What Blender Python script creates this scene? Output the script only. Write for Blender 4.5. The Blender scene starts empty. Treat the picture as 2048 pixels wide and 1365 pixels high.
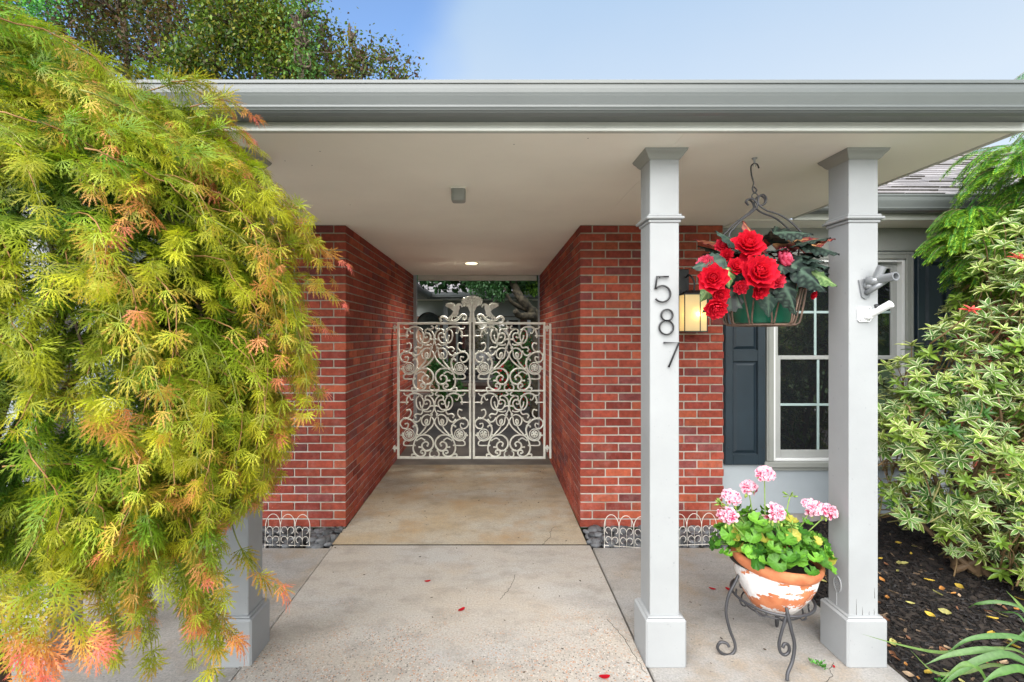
import bpy, math, random
import numpy as np
from mathutils import Vector, Matrix
random.seed(7); rng = np.random.default_rng(11)
C = bpy.context.scene.collection
SC = bpy.context.scene
R = math.radians

# ------------------------------------------------------------------ camera
EYE = 1.545
cd = bpy.data.cameras.new('camera'); cam = bpy.data.objects.new('camera', cd); C.objects.link(cam)
cam.location = (0, 0, EYE); cam.rotation_euler = (R(90), 0, 0)
cd.sensor_width = 36; cd.lens = 36 * 935 / 2048
cd.shift_x = 39 / 2048; cd.shift_y = -14.5 / 2048
cd.clip_start = 0.05; cd.clip_end = 3000
SC.camera = cam
# ------------------------------------------------------------------ world and sun
SUN_EL, SUN_ROT = R(36), R(195)
w = bpy.data.worlds.new('World'); SC.world = w; w.use_nodes = True
nt = w.node_tree; nt.nodes.clear()
out = nt.nodes.new('ShaderNodeOutputWorld')
sky = nt.nodes.new('ShaderNodeTexSky'); sky.sky_type = 'NISHITA'; sky.sun_disc = False
sky.sun_elevation = SUN_EL; sky.sun_rotation = SUN_ROT; sky.air_density = 1.0; sky.dust_density = 0.6; sky.ozone_density = 3.5
bg = nt.nodes.new('ShaderNodeBackground'); bg.inputs[1].default_value = 0.05
nt.links.new(sky.outputs[0], bg.inputs[0])
cl = nt.nodes.new('ShaderNodeBackground'); cl.inputs[0].default_value = (0.50, 0.68, 0.86, 1); cl.inputs[1].default_value = 0.162
tc = nt.nodes.new('ShaderNodeTexCoord')
nz = nt.nodes.new('ShaderNodeTexNoise'); nz.inputs['Scale'].default_value = 1.6; nz.inputs['Detail'].default_value = 5; nz.inputs['Roughness'].default_value = 0.55
nt.links.new(tc.outputs['Generated'], nz.inputs['Vector'])
sx = nt.nodes.new('ShaderNodeSeparateXYZ'); nt.links.new(tc.outputs['Generated'], sx.inputs[0])
def wmath(op, a, b):
    n = nt.nodes.new('ShaderNodeMath'); n.operation = op
    for i, q in enumerate((a, b)):
        if isinstance(q, (int, float)): n.inputs[i].default_value = q
        else: nt.links.new(q, n.inputs[i])
    return n.outputs[0]
ramp = nt.nodes.new('ShaderNodeValToRGB'); ramp.color_ramp.elements[0].position = .38; ramp.color_ramp.elements[0].color = (.76, .85, .92, 1); ramp.color_ramp.elements[1].position = .62; ramp.color_ramp.elements[1].color = (.50, .68, .90, 1)
hz = wmath('ADD', sx.outputs[2], wmath('MULTIPLY', nz.outputs[0], .16)); nt.links.new(wmath('SUBTRACT', hz, .08), ramp.inputs[0]); nt.links.new(ramp.outputs[0], cl.inputs[0])
cov = wmath('ADD', wmath('MULTIPLY', sx.outputs[0], 2.4), wmath('MULTIPLY', nz.outputs[0], 0.9))
mr = nt.nodes.new('ShaderNodeMapRange'); mr.interpolation_type = 'SMOOTHSTEP'
mr.inputs[1].default_value = 0.20; mr.inputs[2].default_value = 0.52; mr.inputs[4].default_value = 0.86
nt.links.new(cov, mr.inputs[0])
mx = nt.nodes.new('ShaderNodeMixShader'); nt.links.new(mr.outputs[0], mx.inputs[0])
nt.links.new(bg.outputs[0], mx.inputs[1]); nt.links.new(cl.outputs[0], mx.inputs[2]); nt.links.new(mx.outputs[0], out.inputs[0])
sd = bpy.data.lights.new('sun', 'SUN'); sd.energy = 1.75; sd.angle = R(80); sd.color = (1, 0.95, 0.87)
sun = bpy.data.objects.new('sun', sd); C.objects.link(sun); sun.location = (-3, -8, 9)
sv = Vector((math.sin(SUN_ROT) * math.cos(SUN_EL), math.cos(SUN_ROT) * math.cos(SUN_EL), math.sin(SUN_EL)))
sun.rotation_euler = sv.to_track_quat('Z', 'Y').to_euler()
vs = SC.view_settings; vs.view_transform = 'Standard'; vs.look = 'None'; vs.exposure = 2.62; vs.gamma = 1
SC.cycles.use_denoising = True; SC.cycles.max_bounces = 8; SC.cycles.diffuse_bounces = 5; SC.cycles.transparent_max_bounces = 12
SC.cycles.sample_clamp_indirect = 6

# ------------------------------------------------------------------ materials
def nodemat(name):
    m = bpy.data.materials.new(name); m.use_nodes = True
    return m, m.node_tree, m.node_tree.nodes['Principled BSDF']
def N(t, kind, **kw):
    n = t.nodes.new(kind)
    for k, val in kw.items():
        if k in n.inputs: n.inputs[k].default_value = val
        else: setattr(n, k, val)
    return n
def mixc(t, fac, a, b, mode='MIX'):
    n = t.nodes.new('ShaderNodeMix'); n.data_type = 'RGBA'; n.blend_type = mode
    for i, q in ((0, fac), (6, a), (7, b)):
        if hasattr(q, 'links'): t.links.new(q, n.inputs[i])
        elif isinstance(q, (int, float)): n.inputs[i].default_value = q
        else: n.inputs[i].default_value = (*q, 1)
    return n.outputs[2]
def maprange(t, v, a, b, c=0.0, d=1.0):
    n = t.nodes.new('ShaderNodeMapRange'); t.links.new(v, n.inputs[0])
    for i, q in enumerate((a, b, c, d)): n.inputs[i + 1].default_value = q
    return n.outputs[0]
def noise(t, scale, detail=4, rough=0.55, vec=None, out=0):
    n = N(t, 'ShaderNodeTexNoise', Scale=scale, Detail=detail, Roughness=rough)
    if vec is None:
        tcn = t.nodes.new('ShaderNodeTexCoord'); vec = tcn.outputs['Object']
    t.links.new(vec, n.inputs['Vector'])
    return n.outputs[out]
def stretch(t, s):
    tcn = t.nodes.new('ShaderNodeTexCoord'); mp = t.nodes.new('ShaderNodeMapping'); mp.inputs['Scale'].default_value = s
    t.links.new(tcn.outputs['Object'], mp.inputs[0]); return mp.outputs[0]
def bump(t, b, h, strength, dist=0.01):
    n = N(t, 'ShaderNodeBump', Strength=strength, Distance=dist); t.links.new(h, n.inputs['Height']); t.links.new(n.outputs[0], b.inputs['Normal'])
def paint(name, col, rough=0.5, var=0.08, dirt=0.0, bs=0.08, metal=0.0, nscale=6.0):
    m, t, b = nodemat(name)
    n1 = noise(t, nscale, 6)
    dark = tuple(c * (1 - var * 2) for c in col); lite = tuple(min(1, c * (1 + var)) for c in col)
    c = mixc(t, maprange(t, n1, .3, .7), dark, lite)
    if dirt:
        n2 = noise(t, 38, 5, 0.7); f = maprange(t, n2, .64, .74, 0, dirt)
        c = mixc(t, f, c, tuple(q * .35 for q in col))
    t.links.new(c, b.inputs['Base Color'])
    b.inputs['Roughness'].default_value = rough; b.inputs['Metallic'].default_value = metal
    if bs: bump(t, b, noise(t, 90, 3), bs, 0.004)
    return m
def colmat(name, rough=0.8, nvar=0.25, nscale=40, bs=0.3, bd=0.004, spec=0.3):
    m, t, b = nodemat(name)
    a = N(t, 'ShaderNodeAttribute', attribute_name='Col')
    f = maprange(t, noise(t, nscale, 5, 0.65), .3, .7, 1 - nvar, 1 + nvar * .6)
    c = mixc(t, 1.0, a.outputs[0], f, 'MULTIPLY'); t.links.new(c, b.inputs['Base Color'])
    b.inputs['Roughness'].default_value = rough; b.inputs['Specular IOR Level'].default_value = spec
    if bs: bump(t, b, noise(t, nscale * 2.5, 4), bs, bd)
    return m
def leafmat(name, trans=0.35, rough=0.5, spec=0.35, tint=(1.15, 1.1, .6), nscale=60, nvar=.18):
    m, t, b = nodemat(name)
    a = N(t, 'ShaderNodeAttribute', attribute_name='Col')
    f = maprange(t, noise(t, nscale, 3), .3, .7, 1 - nvar, 1 + nvar)
    c = mixc(t, 1.0, a.outputs[0], f, 'MULTIPLY'); t.links.new(c, b.inputs['Base Color'])
    b.inputs['Roughness'].default_value = rough; b.inputs['Specular IOR Level'].default_value = spec
    tr = t.nodes.new('ShaderNodeBsdfTranslucent'); c2 = mixc(t, 1.0, c, tint, 'MULTIPLY'); t.links.new(c2, tr.inputs[0])
    ms = t.nodes.new('ShaderNodeMixShader'); ms.inputs[0].default_value = trans
    t.links.new(b.outputs[0], ms.inputs[1]); t.links.new(tr.outputs[0], ms.inputs[2])
    t.links.new(ms.outputs[0], t.nodes['Material Output'].inputs[0])
    return m
def glassy(name, col=(.012, .014, .016), rough=0.03, ior=2.3):
    m, t, b = nodemat(name)
    b.inputs['Base Color'].default_value = (*col, 1); b.inputs['Roughness'].default_value = rough; b.inputs['IOR'].default_value = ior
    bump(t, b, noise(t, 2.5, 2), 0.03, 0.02)
    return m
M = {}
def brickmat():
    m, t, b = nodemat('brick')
    a = N(t, 'ShaderNodeAttribute', attribute_name='Col')
    n1 = noise(t, 26, 6, .65); c = mixc(t, 1.0, a.outputs[0], maprange(t, n1, .28, .72, .68, 1.28), 'MULTIPLY')
    tcn = t.nodes.new('ShaderNodeTexCoord'); s = t.nodes.new('ShaderNodeSeparateXYZ'); t.links.new(tcn.outputs['Object'], s.inputs[0])
    low = maprange(t, s.outputs[2], 0.2, 1.9, 1.0, 0.12)            # white salt bloom, also painting in the brighter light on the low courses
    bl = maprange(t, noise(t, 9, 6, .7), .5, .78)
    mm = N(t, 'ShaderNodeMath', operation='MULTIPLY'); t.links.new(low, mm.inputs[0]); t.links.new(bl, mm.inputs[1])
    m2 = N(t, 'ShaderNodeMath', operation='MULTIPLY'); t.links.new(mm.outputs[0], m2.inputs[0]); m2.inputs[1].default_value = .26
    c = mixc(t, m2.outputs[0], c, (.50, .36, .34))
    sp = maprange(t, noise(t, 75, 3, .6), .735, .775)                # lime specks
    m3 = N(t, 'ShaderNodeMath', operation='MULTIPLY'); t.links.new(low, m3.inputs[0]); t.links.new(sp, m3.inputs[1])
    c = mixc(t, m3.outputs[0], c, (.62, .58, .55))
    c = mixc(t, maprange(t, noise(t, 3.2, 6, .65), .56, .74, 0, .5), c, (.13, .045, .038))
    t.links.new(c, b.inputs['Base Color']); b.inputs['Roughness'].default_value = .85; b.inputs['Specular IOR Level'].default_value = .25
    bump(t, b, noise(t, 110, 5, .7), .55, .004)
    return m
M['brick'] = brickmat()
def mortarmat():
    m, t, b = nodemat('mortar')
    c = mixc(t, maprange(t, noise(t, 14, 6, .65), .3, .7), (.22, .19, .14), (.38, .34, .27))
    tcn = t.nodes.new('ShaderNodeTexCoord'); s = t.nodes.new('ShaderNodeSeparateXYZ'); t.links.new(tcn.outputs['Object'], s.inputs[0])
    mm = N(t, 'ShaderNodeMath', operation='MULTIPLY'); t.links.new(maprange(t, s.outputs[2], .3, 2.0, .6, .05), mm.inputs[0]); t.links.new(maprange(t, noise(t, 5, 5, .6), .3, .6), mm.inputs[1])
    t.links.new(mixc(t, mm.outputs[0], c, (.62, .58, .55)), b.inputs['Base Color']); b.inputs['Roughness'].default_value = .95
    bump(t, b, noise(t, 90, 5), .7, .004); return m
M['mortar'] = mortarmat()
M['post'] = paint('white_paint', (.295, .307, .313), .5, .05, .4, .06, nscale=3)
M['trim'] = paint('grey_trim_paint', (.27, .28, .26), .45, .05, .3, .08, nscale=3)
M['fascia'] = paint('fascia_paint', (.46, .47, .43), .5, .05, .3, .08, nscale=3)
M['gutter'] = paint('gutter_enamel', (.12, .132, .13), .35, .03, .15, .03, nscale=2)
M['soffit'] = paint('soffit_paint', (.84, .81, .72), .6, .03, .12, .08, nscale=1.7)
M['siding'] = paint('siding_paint', (.36, .40, .43), .5, .04, .15, .06, nscale=3)
M['found'] = paint('foundation_concrete', (.30, .28, .26), .9, .15, .3, .3, nscale=9)
M['shutter'] = paint('slate_blue_paint', (.017, .030, .042), .4, .09, .0, .05, nscale=5)
M['vinyl'] = paint('window_vinyl', (.36, .37, .36), .35, .03, .1, .02)
M['muntin'] = paint('muntin_paint', (.36, .47, .46), .4, .03, 0, 0)
M['pane'] = glassy('window_glass')
M['cream'] = paint('cream_iron_paint', (.85, .88, .80), .45, .05, .3, .1, nscale=14)
M['whiteiron'] = paint('white_wire_paint', (.74, .70, .63), .5, .1, .4, 0, nscale=20)
M['iron'] = paint('dark_iron', (.055, .055, .06), .45, .2, 0, .1, metal=.3)
M['rustiron'] = paint('rusty_wire', (.17, .105, .075), .6, .3, 0, .1, nscale=30)
M['black'] = paint('black_metal', (.018, .018, .02), .4, .1, 0, .03)
M['castgrey'] = paint('cast_aluminium', (.26, .27, .28), .38, .12, 0, .1, metal=.4)
M['whiteplastic'] = paint('white_enamel', (.74, .75, .75), .3, .02, 0, 0)
M['rubber'] = paint('rubber', (.02, .022, .025), .6, .1, 0, 0)
M['shingle'] = colmat('shingle', .95, .3, 60, .5, .003, .15)
M['pebble'] = colmat('river_pebble', .6, .25, 50, .2)
M['chip'] = colmat('bark_chip', .6, .4, 60, .3)
M['bark'] = paint('bark', (.10, .07, .05), .9, .35, 0, .8, nscale=25)
M['twig'] = colmat('twig', .6, .25, 40, .1)
M['maple'] = leafmat('maple_leaf', .40, .5, .3)
M['pieris'] = leafmat('variegated_leaf', .22, .38, .45, (1.1, 1.1, .75))
M['needle'] = leafmat('conifer_needle', .28, .5, .3)
M['treeleaf'] = leafmat('tree_leaf', .35, .5, .3)
M['gerleaf'] = leafmat('geranium_leaf', .25, .5, .35)
M['begleaf'] = leafmat('begonia_leaf', .10, .5, .22, (1.6, .5, .5))
M['petal'] = leafmat('flower_petal', .34, .7, .1, (1.2, .8, .8), 40, .1)
M['strap'] = leafmat('strap_leaf', .25, .42, .4)
M['litter'] = colmat('dry_leaf', .7, .3, 60, .1)
M['grass'] = paint('lawn_grass', (.07, .15, .025), .9, .35, 0, .5, nscale=2)
M['soil'] = paint('soil', (.035, .026, .02), .95, .3, 0, .8, nscale=20)
def potmat():
    m, t, b = nodemat('peeling_terracotta')
    n = noise(t, 5.5, 9, .60, stretch(t, (1, 1, 2.2)))
    n2 = N(t, 'ShaderNodeMath', operation='ADD'); t.links.new(n, n2.inputs[0]); t.links.new(maprange(t, noise(t, 38, 6, .7), .3, .7, -.045, .045), n2.inputs[1])
    f = maprange(t, n2.outputs[0], .462, .472)
    tcn = t.nodes.new('ShaderNodeTexCoord'); s = t.nodes.new('ShaderNodeSeparateXYZ'); t.links.new(tcn.outputs['Object'], s.inputs[0])
    top = maprange(t, s.outputs[2], .175, .215, 1, .15)
    mm = N(t, 'ShaderNodeMath', operation='MULTIPLY'); t.links.new(f, mm.inputs[0]); t.links.new(top, mm.inputs[1])
    m2 = maprange(t, mm.outputs[0], .35, .5)
    terr = mixc(t, maprange(t, noise(t, 20, 5), .3, .7), (.42, .12, .045), (.58, .21, .09))
    wh = mixc(t, maprange(t, noise(t, 45, 4), .35, .75), (.72, .70, .69), (.55, .5, .48))
    t.links.new(mixc(t, m2, terr, wh), b.inputs['Base Color']); b.inputs['Roughness'].default_value = .8
    bump(t, b, mm.outputs[0], .5, .004)
    return m
M['pot'] = potmat()
M['greenpot'] = paint('green_plastic', (.01, .13, .075), .35, .15, 0, .05)
def concretemat(name, tan, grey, agg):
    m, t, b = nodemat(name)
    v = stretch(t, (1, 1.6, 1))
    c = mixc(t, maprange(t, noise(t, 1.3, 7, .62, v), .36, .66), tan, grey)
    c = mixc(t, maprange(t, noise(t, 4.5, 8, .7, v), .48, .70, 0, .7), c, tuple(q * .55 for q in tan))
    c = mixc(t, maprange(t, noise(t, 2.2, 6, .65), *((.58, .74, 0, .4) if agg else (.50, .70, 0, .75))), c, tuple(q * e for q, e in zip(tan, (.92, .72, .48))))
    c = mixc(t, maprange(t, noise(t, 95, 4, .75), .38, .66, 0, .6), c, tuple(q * .45 for q in grey))
    c = mixc(t, maprange(t, noise(t, 55, 2, .5), .70, .76, 0, .7), c, (.07, .06, .05))
    if agg:
        tcn = t.nodes.new('ShaderNodeTexCoord'); s = t.nodes.new('ShaderNodeSeparateXYZ'); t.links.new(tcn.outputs['Object'], s.inputs[0])
        vo = N(t, 'ShaderNodeTexVoronoi', Scale=105.0); t.links.new(tcn.outputs['Object'], vo.inputs['Vector'])
        ye = N(t, 'ShaderNodeMath', operation='ADD'); t.links.new(s.outputs[1], ye.inputs[0])
        q = N(t, 'ShaderNodeMath', operation='MULTIPLY'); t.links.new(noise(t, 3.0, 5), q.inputs[0]); q.inputs[1].default_value = 1.5; t.links.new(q.outputs[0], ye.inputs[1])
        near = maprange(t, ye.outputs[0], 2.92, 3.4, .9, 0)               # worn surface out in the rain shows its stones
        st = maprange(t, vo.outputs['Distance'], .36, .44, 1, 0)
        sc_ = N(t, 'ShaderNodeSeparateColor'); t.links.new(vo.outputs['Color'], sc_.inputs[0])
        some = maprange(t, sc_.outputs[0], .16, .20)
        a1 = N(t, 'ShaderNodeMath', operation='MULTIPLY'); t.links.new(near, a1.inputs[0]); t.links.new(st, a1.inputs[1])
        a2 = N(t, 'ShaderNodeMath', operation='MULTIPLY'); t.links.new(a1.outputs[0], a2.inputs[0]); t.links.new(some, a2.inputs[1])
        stone = mixc(t, maprange(t, sc_.outputs[2], .80, .86), mixc(t, maprange(t, sc_.outputs[1], .1, .9), (.075, .068, .062), (.55, .50, .44)), (.40, .20, .11))
        c = mixc(t, a2.outputs[0], c, stone)
    t.links.new(c, b.inputs['Base Color']); b.inputs['Roughness'].default_value = .85
    bump(t, b, noise(t, 150, 4, .7), .5, .004)
    return m
M['walk'] = concretemat('walk_concrete', (.44, .385, .315), (.42, .405, .38), True)
M['ramp'] = concretemat('passage_concrete', (.44, .34, .21), (.44, .41, .35), False)
M['slab'] = concretemat('side_concrete', (.36, .33, .29), (.33, .325, .315), False)
M['bounce_slab'] = paint('pale_bounce_slab', (.60, .57, .52), .9, .06, 0, .3, nscale=4)  # for the added slabs that bounce light into the porch
def emat(name, col, s, base=(.8, .7, .5)):
    m, t, b = nodemat(name); b.inputs['Base Color'].default_value = (*base, 1)
    b.inputs['Emission Color'].default_value = (*col, 1); b.inputs['Emission Strength'].default_value = s
    return m
M['lampglass'] = paint('amber_glass', (.82, .76, .56), .3, .05, 0, 0)
_b = M['lampglass'].node_tree.nodes['Principled BSDF']; _b.inputs['Emission Color'].default_value = (1, .80, .40, 1); _b.inputs['Emission Strength'].default_value = .09
M['bulb'] = emat('bulb', (1, .88, .6), .9)
M['downlight'] = emat('downlight', (1, .80, .48), .75)

# ------------------------------------------------------------------ mesh helpers
def _cham():
    vs_, keys = [], []
    for sxx in (-1, 1):
        for syy in (-1, 1):
            for szz in (-1, 1):
                for ax in range(3): keys.append((ax, (sxx, syy, szz)))
    idx = {k: i for i, k in enumerate(keys)}
    P = np.array([[(s[a] * (1 if a == ax else .8)) for a in range(3)] for ax, s in keys])
    fs = []
    import itertools
    for ax in range(3):
        o = [a for a in range(3) if a != ax]
        for sg in (-1, 1):
            q = []
            for (p, r_) in ((-1, -1), (1, -1), (1, 1), (-1, 1)):
                s = [0, 0, 0]; s[ax] = sg; s[o[0]] = p; s[o[1]] = r_; q.append(idx[(ax, tuple(s))])
            fs.append(q)
    for e in range(3):
        a, b = [k for k in range(3) if k != e]
        for sa in (-1, 1):
            for sb in (-1, 1):
                s1 = [0, 0, 0]; s1[a] = sa; s1[b] = sb; s1[e] = -1; s2 = list(s1); s2[e] = 1
                fs.append([idx[(a, tuple(s1))], idx[(a, tuple(s2))], idx[(b, tuple(s2))], idx[(b, tuple(s1))]])
    for s in itertools.product((-1, 1), repeat=3): fs.append([idx[(k, s)] for k in range(3)])
    outf = []
    for q in fs:
        p = P[q]; n = np.cross(p[1] - p[0], p[2] - p[0])
        outf.append(q if np.dot(n, p.mean(0)) > 0 else q[::-1])
    return keys, outf
CK, CF = _cham()
def crom(pts, k=6, closed=False):
    """smooth curve through the points"""
    P = [np.array(p, float) for p in pts]; n = len(P); o = []
    rr = range(n if closed else n - 1)
    for i in rr:
        if closed: a, b, c, d = P[(i - 1) % n], P[i], P[(i + 1) % n], P[(i + 2) % n]
        else:
            b, c = P[i], P[i + 1]; a = P[i - 1] if i else 2 * b - c; d = P[i + 2] if i + 2 < n else 2 * c - b
        for j in range(k):
            t = j / k
            o.append(.5 * ((2 * b) + (c - a) * t + (2 * a - 5 * b + 4 * c - d) * t * t + (3 * b - a - 3 * c + d) * t ** 3))
    if not closed: o.append(P[-1])
    return o
class MB:
    def __init__(s): s.v = []; s.f = []; s.m = []; s.c = []; s.s = []
    def add(s, V, F, mat=0, col=(1, 1, 1), smooth=False):
        o = len(s.v); s.v.extend([tuple(map(float, p)) for p in V])
        for q in F: s.f.append([o + i for i in q]); s.m.append(mat); s.c.append(col); s.s.append(smooth)
    def box(s, x0, x1, y0, y1, z0, z1, b=0.0, mat=0, col=(1, 1, 1)):
        c = ((x0 + x1) / 2, (y0 + y1) / 2, (z0 + z1) / 2); h = (abs(x1 - x0) / 2, abs(y1 - y0) / 2, abs(z1 - z0) / 2)
        if b <= 0:
            V = [(c[0] + i * h[0], c[1] + j * h[1], c[2] + k * h[2]) for i in (-1, 1) for j in (-1, 1) for k in (-1, 1)]
            F = [(0, 1, 3, 2), (4, 6, 7, 5), (0, 4, 5, 1), (2, 3, 7, 6), (0, 2, 6, 4), (1, 5, 7, 3)]
            s.add(V, F, mat, col); return
        b = min(b, min(h) * .9)
        V = [tuple(c[a] + sg[a] * (h[a] - (0 if a == ax else b)) for a in range(3)) for ax, sg in CK]
        s.add(V, CF, mat, col)
    def tube(s, pts, r, n=8, closed=False, mat=0, col=(1, 1, 1), cap=True, flat=1.0, up=None):
        P = np.array([tuple(p) for p in pts], float); k = len(P)
        rad = np.full(k, r, float) if np.isscalar(r) else np.interp(np.linspace(0, 1, k), np.linspace(0, 1, len(r)), r)
        T = np.zeros_like(P)
        if closed: T = np.roll(P, -1, 0) - np.roll(P, 1, 0)
        else:
            T[1:-1] = P[2:] - P[:-2]; T[0] = P[1] - P[0]; T[-1] = P[-1] - P[-2]
        T /= np.linalg.norm(T, axis=1)[:, None] + 1e-12
        u = np.array(up if up is not None else ((0, 0, 1) if abs(T[0][2]) < .9 else (1, 0, 0)), float)
        V = []
        for i in range(k):
            if up is not None: u = np.array(up, float)
            u = u - T[i] * np.dot(u, T[i]); u /= np.linalg.norm(u) + 1e-12; q = np.cross(T[i], u)
            for j in range(n):
                a = 2 * math.pi * (j + .5) / n; V.append(P[i] + rad[i] * (math.cos(a) * u * flat + math.sin(a) * q))
        F = []
        for i in range(k if closed else k - 1):
            for j in range(n):
                a, b = i * n + j, i * n + (j + 1) % n; c_, d = ((i + 1) % k) * n + (j + 1) % n, ((i + 1) % k) * n + j
                F.append((a, b, c_, d))
        if cap and not closed: F.append(tuple(range(n))[::-1]); F.append(tuple((k - 1) * n + j for j in range(n)))
        s.add(V, F, mat, col, True)
    def lathe(s, prof, n=32, c=(0, 0, 0), sx=1, sy=1, mat=0, col=(1, 1, 1), fn=None, smooth=True, capb=False):
        V = []
        for (r_, z) in prof:
            for j in range(n):
                a = 2 * math.pi * j / n; k = fn(a, z) if fn else 1
                V.append((c[0] + r_ * k * sx * math.cos(a), c[1] + r_ * k * sy * math.sin(a), c[2] + z))
        F = [(i * n + j, i * n + (j + 1) % n, (i + 1) * n + (j + 1) % n, (i + 1) * n + j) for i in range(len(prof) - 1) for j in range(n)]
        if capb: F.append(tuple(range(n))[::-1])
        s.add(V, F, mat, col, smooth)
    def prism(s, poly, fn, w0, w1, mat=0, col=(1, 1, 1)):
        n = len(poly); V = [fn(u, v_, w0) for u, v_ in poly] + [fn(u, v_, w1) for u, v_ in poly]
        F = [tuple(range(n))[::-1], tuple(range(n, 2 * n))] + [(i, (i + 1) % n, n + (i + 1) % n, n + i) for i in range(n)]
        s.add(V, F, mat, col)
    def ball(s, c, r, n=10, mat=0, col=(1, 1, 1), sc=(1, 1, 1)):
        k = n // 2; V = []
        for i in range(k + 1):
            th = math.pi * i / k
            for j in range(n): V.append((c[0] + sc[0] * r * math.sin(th) * math.cos(2 * math.pi * j / n), c[1] + sc[1] * r * math.sin(th) * math.sin(2 * math.pi * j / n), c[2] + sc[2] * r * math.cos(th)))
        F = [(i * n + j, (i + 1) * n + j, (i + 1) * n + (j + 1) % n, i * n + (j + 1) % n) for i in range(k) for j in range(n)]
        s.add(V, F, mat, col, True)
    def sheet(s, x0, x1, y0, y1, z, nx=1, ny=1, fn=None, mat=0, col=(1, 1, 1)):
        V = []
        for i in range(ny + 1):
            for j in range(nx + 1):
                x = x0 + (x1 - x0) * j / nx; y = y0 + (y1 - y0) * i / ny; V.append((x, y, z + (fn(x, y) if fn else 0)))
        F = [(i * (nx + 1) + j, i * (nx + 1) + j + 1, (i + 1) * (nx + 1) + j + 1, (i + 1) * (nx + 1) + j) for i in range(ny) for j in range(nx)]
        s.add(V, F, mat, col, nx * ny > 1)
    def build(s, name, mats, parent=None, origin=None):
        me = bpy.data.meshes.new(name)
        o3 = Vector(origin) if origin is not None else Vector((0, 0, 0))
        me.from_pydata([(p[0] - o3[0], p[1] - o3[1], p[2] - o3[2]) for p in s.v], [], s.f)
        for mm in (mats if isinstance(mats, (list, tuple)) else [mats]): me.materials.append(mm)
        me.polygons.foreach_set('material_index', s.m); me.polygons.foreach_set('use_smooth', s.s)
        a = me.attributes.new('Col', 'FLOAT_COLOR', 'FACE')
        a.data.foreach_set('color', np.hstack([np.array(s.c, float).reshape(-1, 3), np.ones((len(s.c), 1))]).ravel())
        me.update()
        return link(name, me, parent, o3)
def link(name, me, parent=None, o3=Vector((0, 0, 0))):
    ob = bpy.data.objects.new(name, me); C.objects.link(ob); ob.location = o3
    if parent is not None: attach(ob, parent)
    return ob
def attach(ob, parent):
    ob.parent = parent
    ob.matrix_parent_inverse = world_of(parent).inverted()
def world_of(o):
    m = o.matrix_basis.copy() if hasattr(o, 'matrix_basis') else Matrix.Translation(o.location)
    if o.parent is not None: m = world_of(o.parent) @ o.matrix_parent_inverse @ m
    return m
def tag(o, label=None, cat=None, group=None, kind=None):
    if label: o['label'] = label
    if cat: o['category'] = cat
    if group: o['group'] = group
    if kind: o['kind'] = kind
    return o
def thing(name, loc, label, cat, group=None):
    o = bpy.data.objects.new(name, None); C.objects.link(o); o.location = loc; o.empty_display_size = .1
    return tag(o, label, cat, group)
def dup(root, loc, label=None):
    def cp(o, par):
        c = o.copy(); C.objects.link(c)
        if par is not None: c.parent = par
        for ch in [k for k in o.children]: cp(ch, c)
        return c
    r_ = cp(root, None); r_.location = loc
    if label: r_['label'] = label
    return r_
# --- many leaves in one mesh
def norm(a): return a / (np.linalg.norm(a, axis=-1, keepdims=True) + 1e-12)
def frames(axis, up):
    x = norm(axis); y = norm(np.cross(up, x)); z = np.cross(x, y)
    return np.stack([x, y, z], axis=2)
class Tmpl:
    def __init__(s): s.v = []; s.f = []; s.w = []
    def add(s, V, F, W):
        o = len(s.v); s.v.extend(V); s.w.extend(W); s.f.extend([[o + i for i in q] for q in F])
    def done(s):
        s.V = np.array(s.v, float); s.W = np.array(s.w, float)
        s.loops = np.array([i for q in s.f for i in q]); s.cnt = np.array([len(q) for q in s.f]); return s
def scatter(groups, name, mats, parent=None, smooth=True):
    """groups: list of (template, frames (N,3,3), pos (N,3), size (N,), colA (N,3), colB (N,3))"""
    Vs, Ls, Cs, Col, off = [], [], [], [], 0
    for (t, Fm, P, S, A, B) in groups:
        n = len(P); nv = len(t.V)
        v = np.einsum('nij,vj->nvi', Fm, t.V) * S[:, None, None] + P[:, None, :]
        Vs.append(v.reshape(-1, 3))
        Ls.append((t.loops[None, :] + (np.arange(n) * nv)[:, None] + off).ravel()); Cs.append(np.tile(t.cnt, n))
        W = t.W[None, :, None]; Col.append((A[:, None, :] * (1 - W) + B[:, None, :] * W).reshape(-1, 3)); off += n * nv
    V = np.concatenate(Vs); L = np.concatenate(Ls); K = np.concatenate(Cs); col = np.concatenate(Col)
    me = bpy.data.meshes.new(name)
    me.vertices.add(len(V)); me.vertices.foreach_set('co', V.ravel())
    me.loops.add(len(L)); me.loops.foreach_set('vertex_index', L.astype(np.int32))
    me.polygons.add(len(K)); st = np.concatenate([[0], np.cumsum(K)[:-1]])
    me.polygons.foreach_set('loop_start', st.astype(np.int32)); me.polygons.foreach_set('loop_total', K.astype(np.int32))
    me.update(calc_edges=True)
    me.polygons.foreach_set('use_smooth', np.full(len(K), smooth))
    a = me.attributes.new('Col', 'FLOAT_COLOR', 'POINT'); a.data.foreach_set('color', np.hstack([np.clip(col, 0, 1), np.ones((len(col), 1))]).ravel())
    me.materials.append(mats); me.update()
    return link(name, me, parent)
def rv(n, s=1.0): return rng.normal(0, s, (n, 3))
def P2(x, y, D): return ((x - 985) * D / 935, D, EYE - (y - 668) * D / 935)   # a point of the photo at a measured depth

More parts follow.
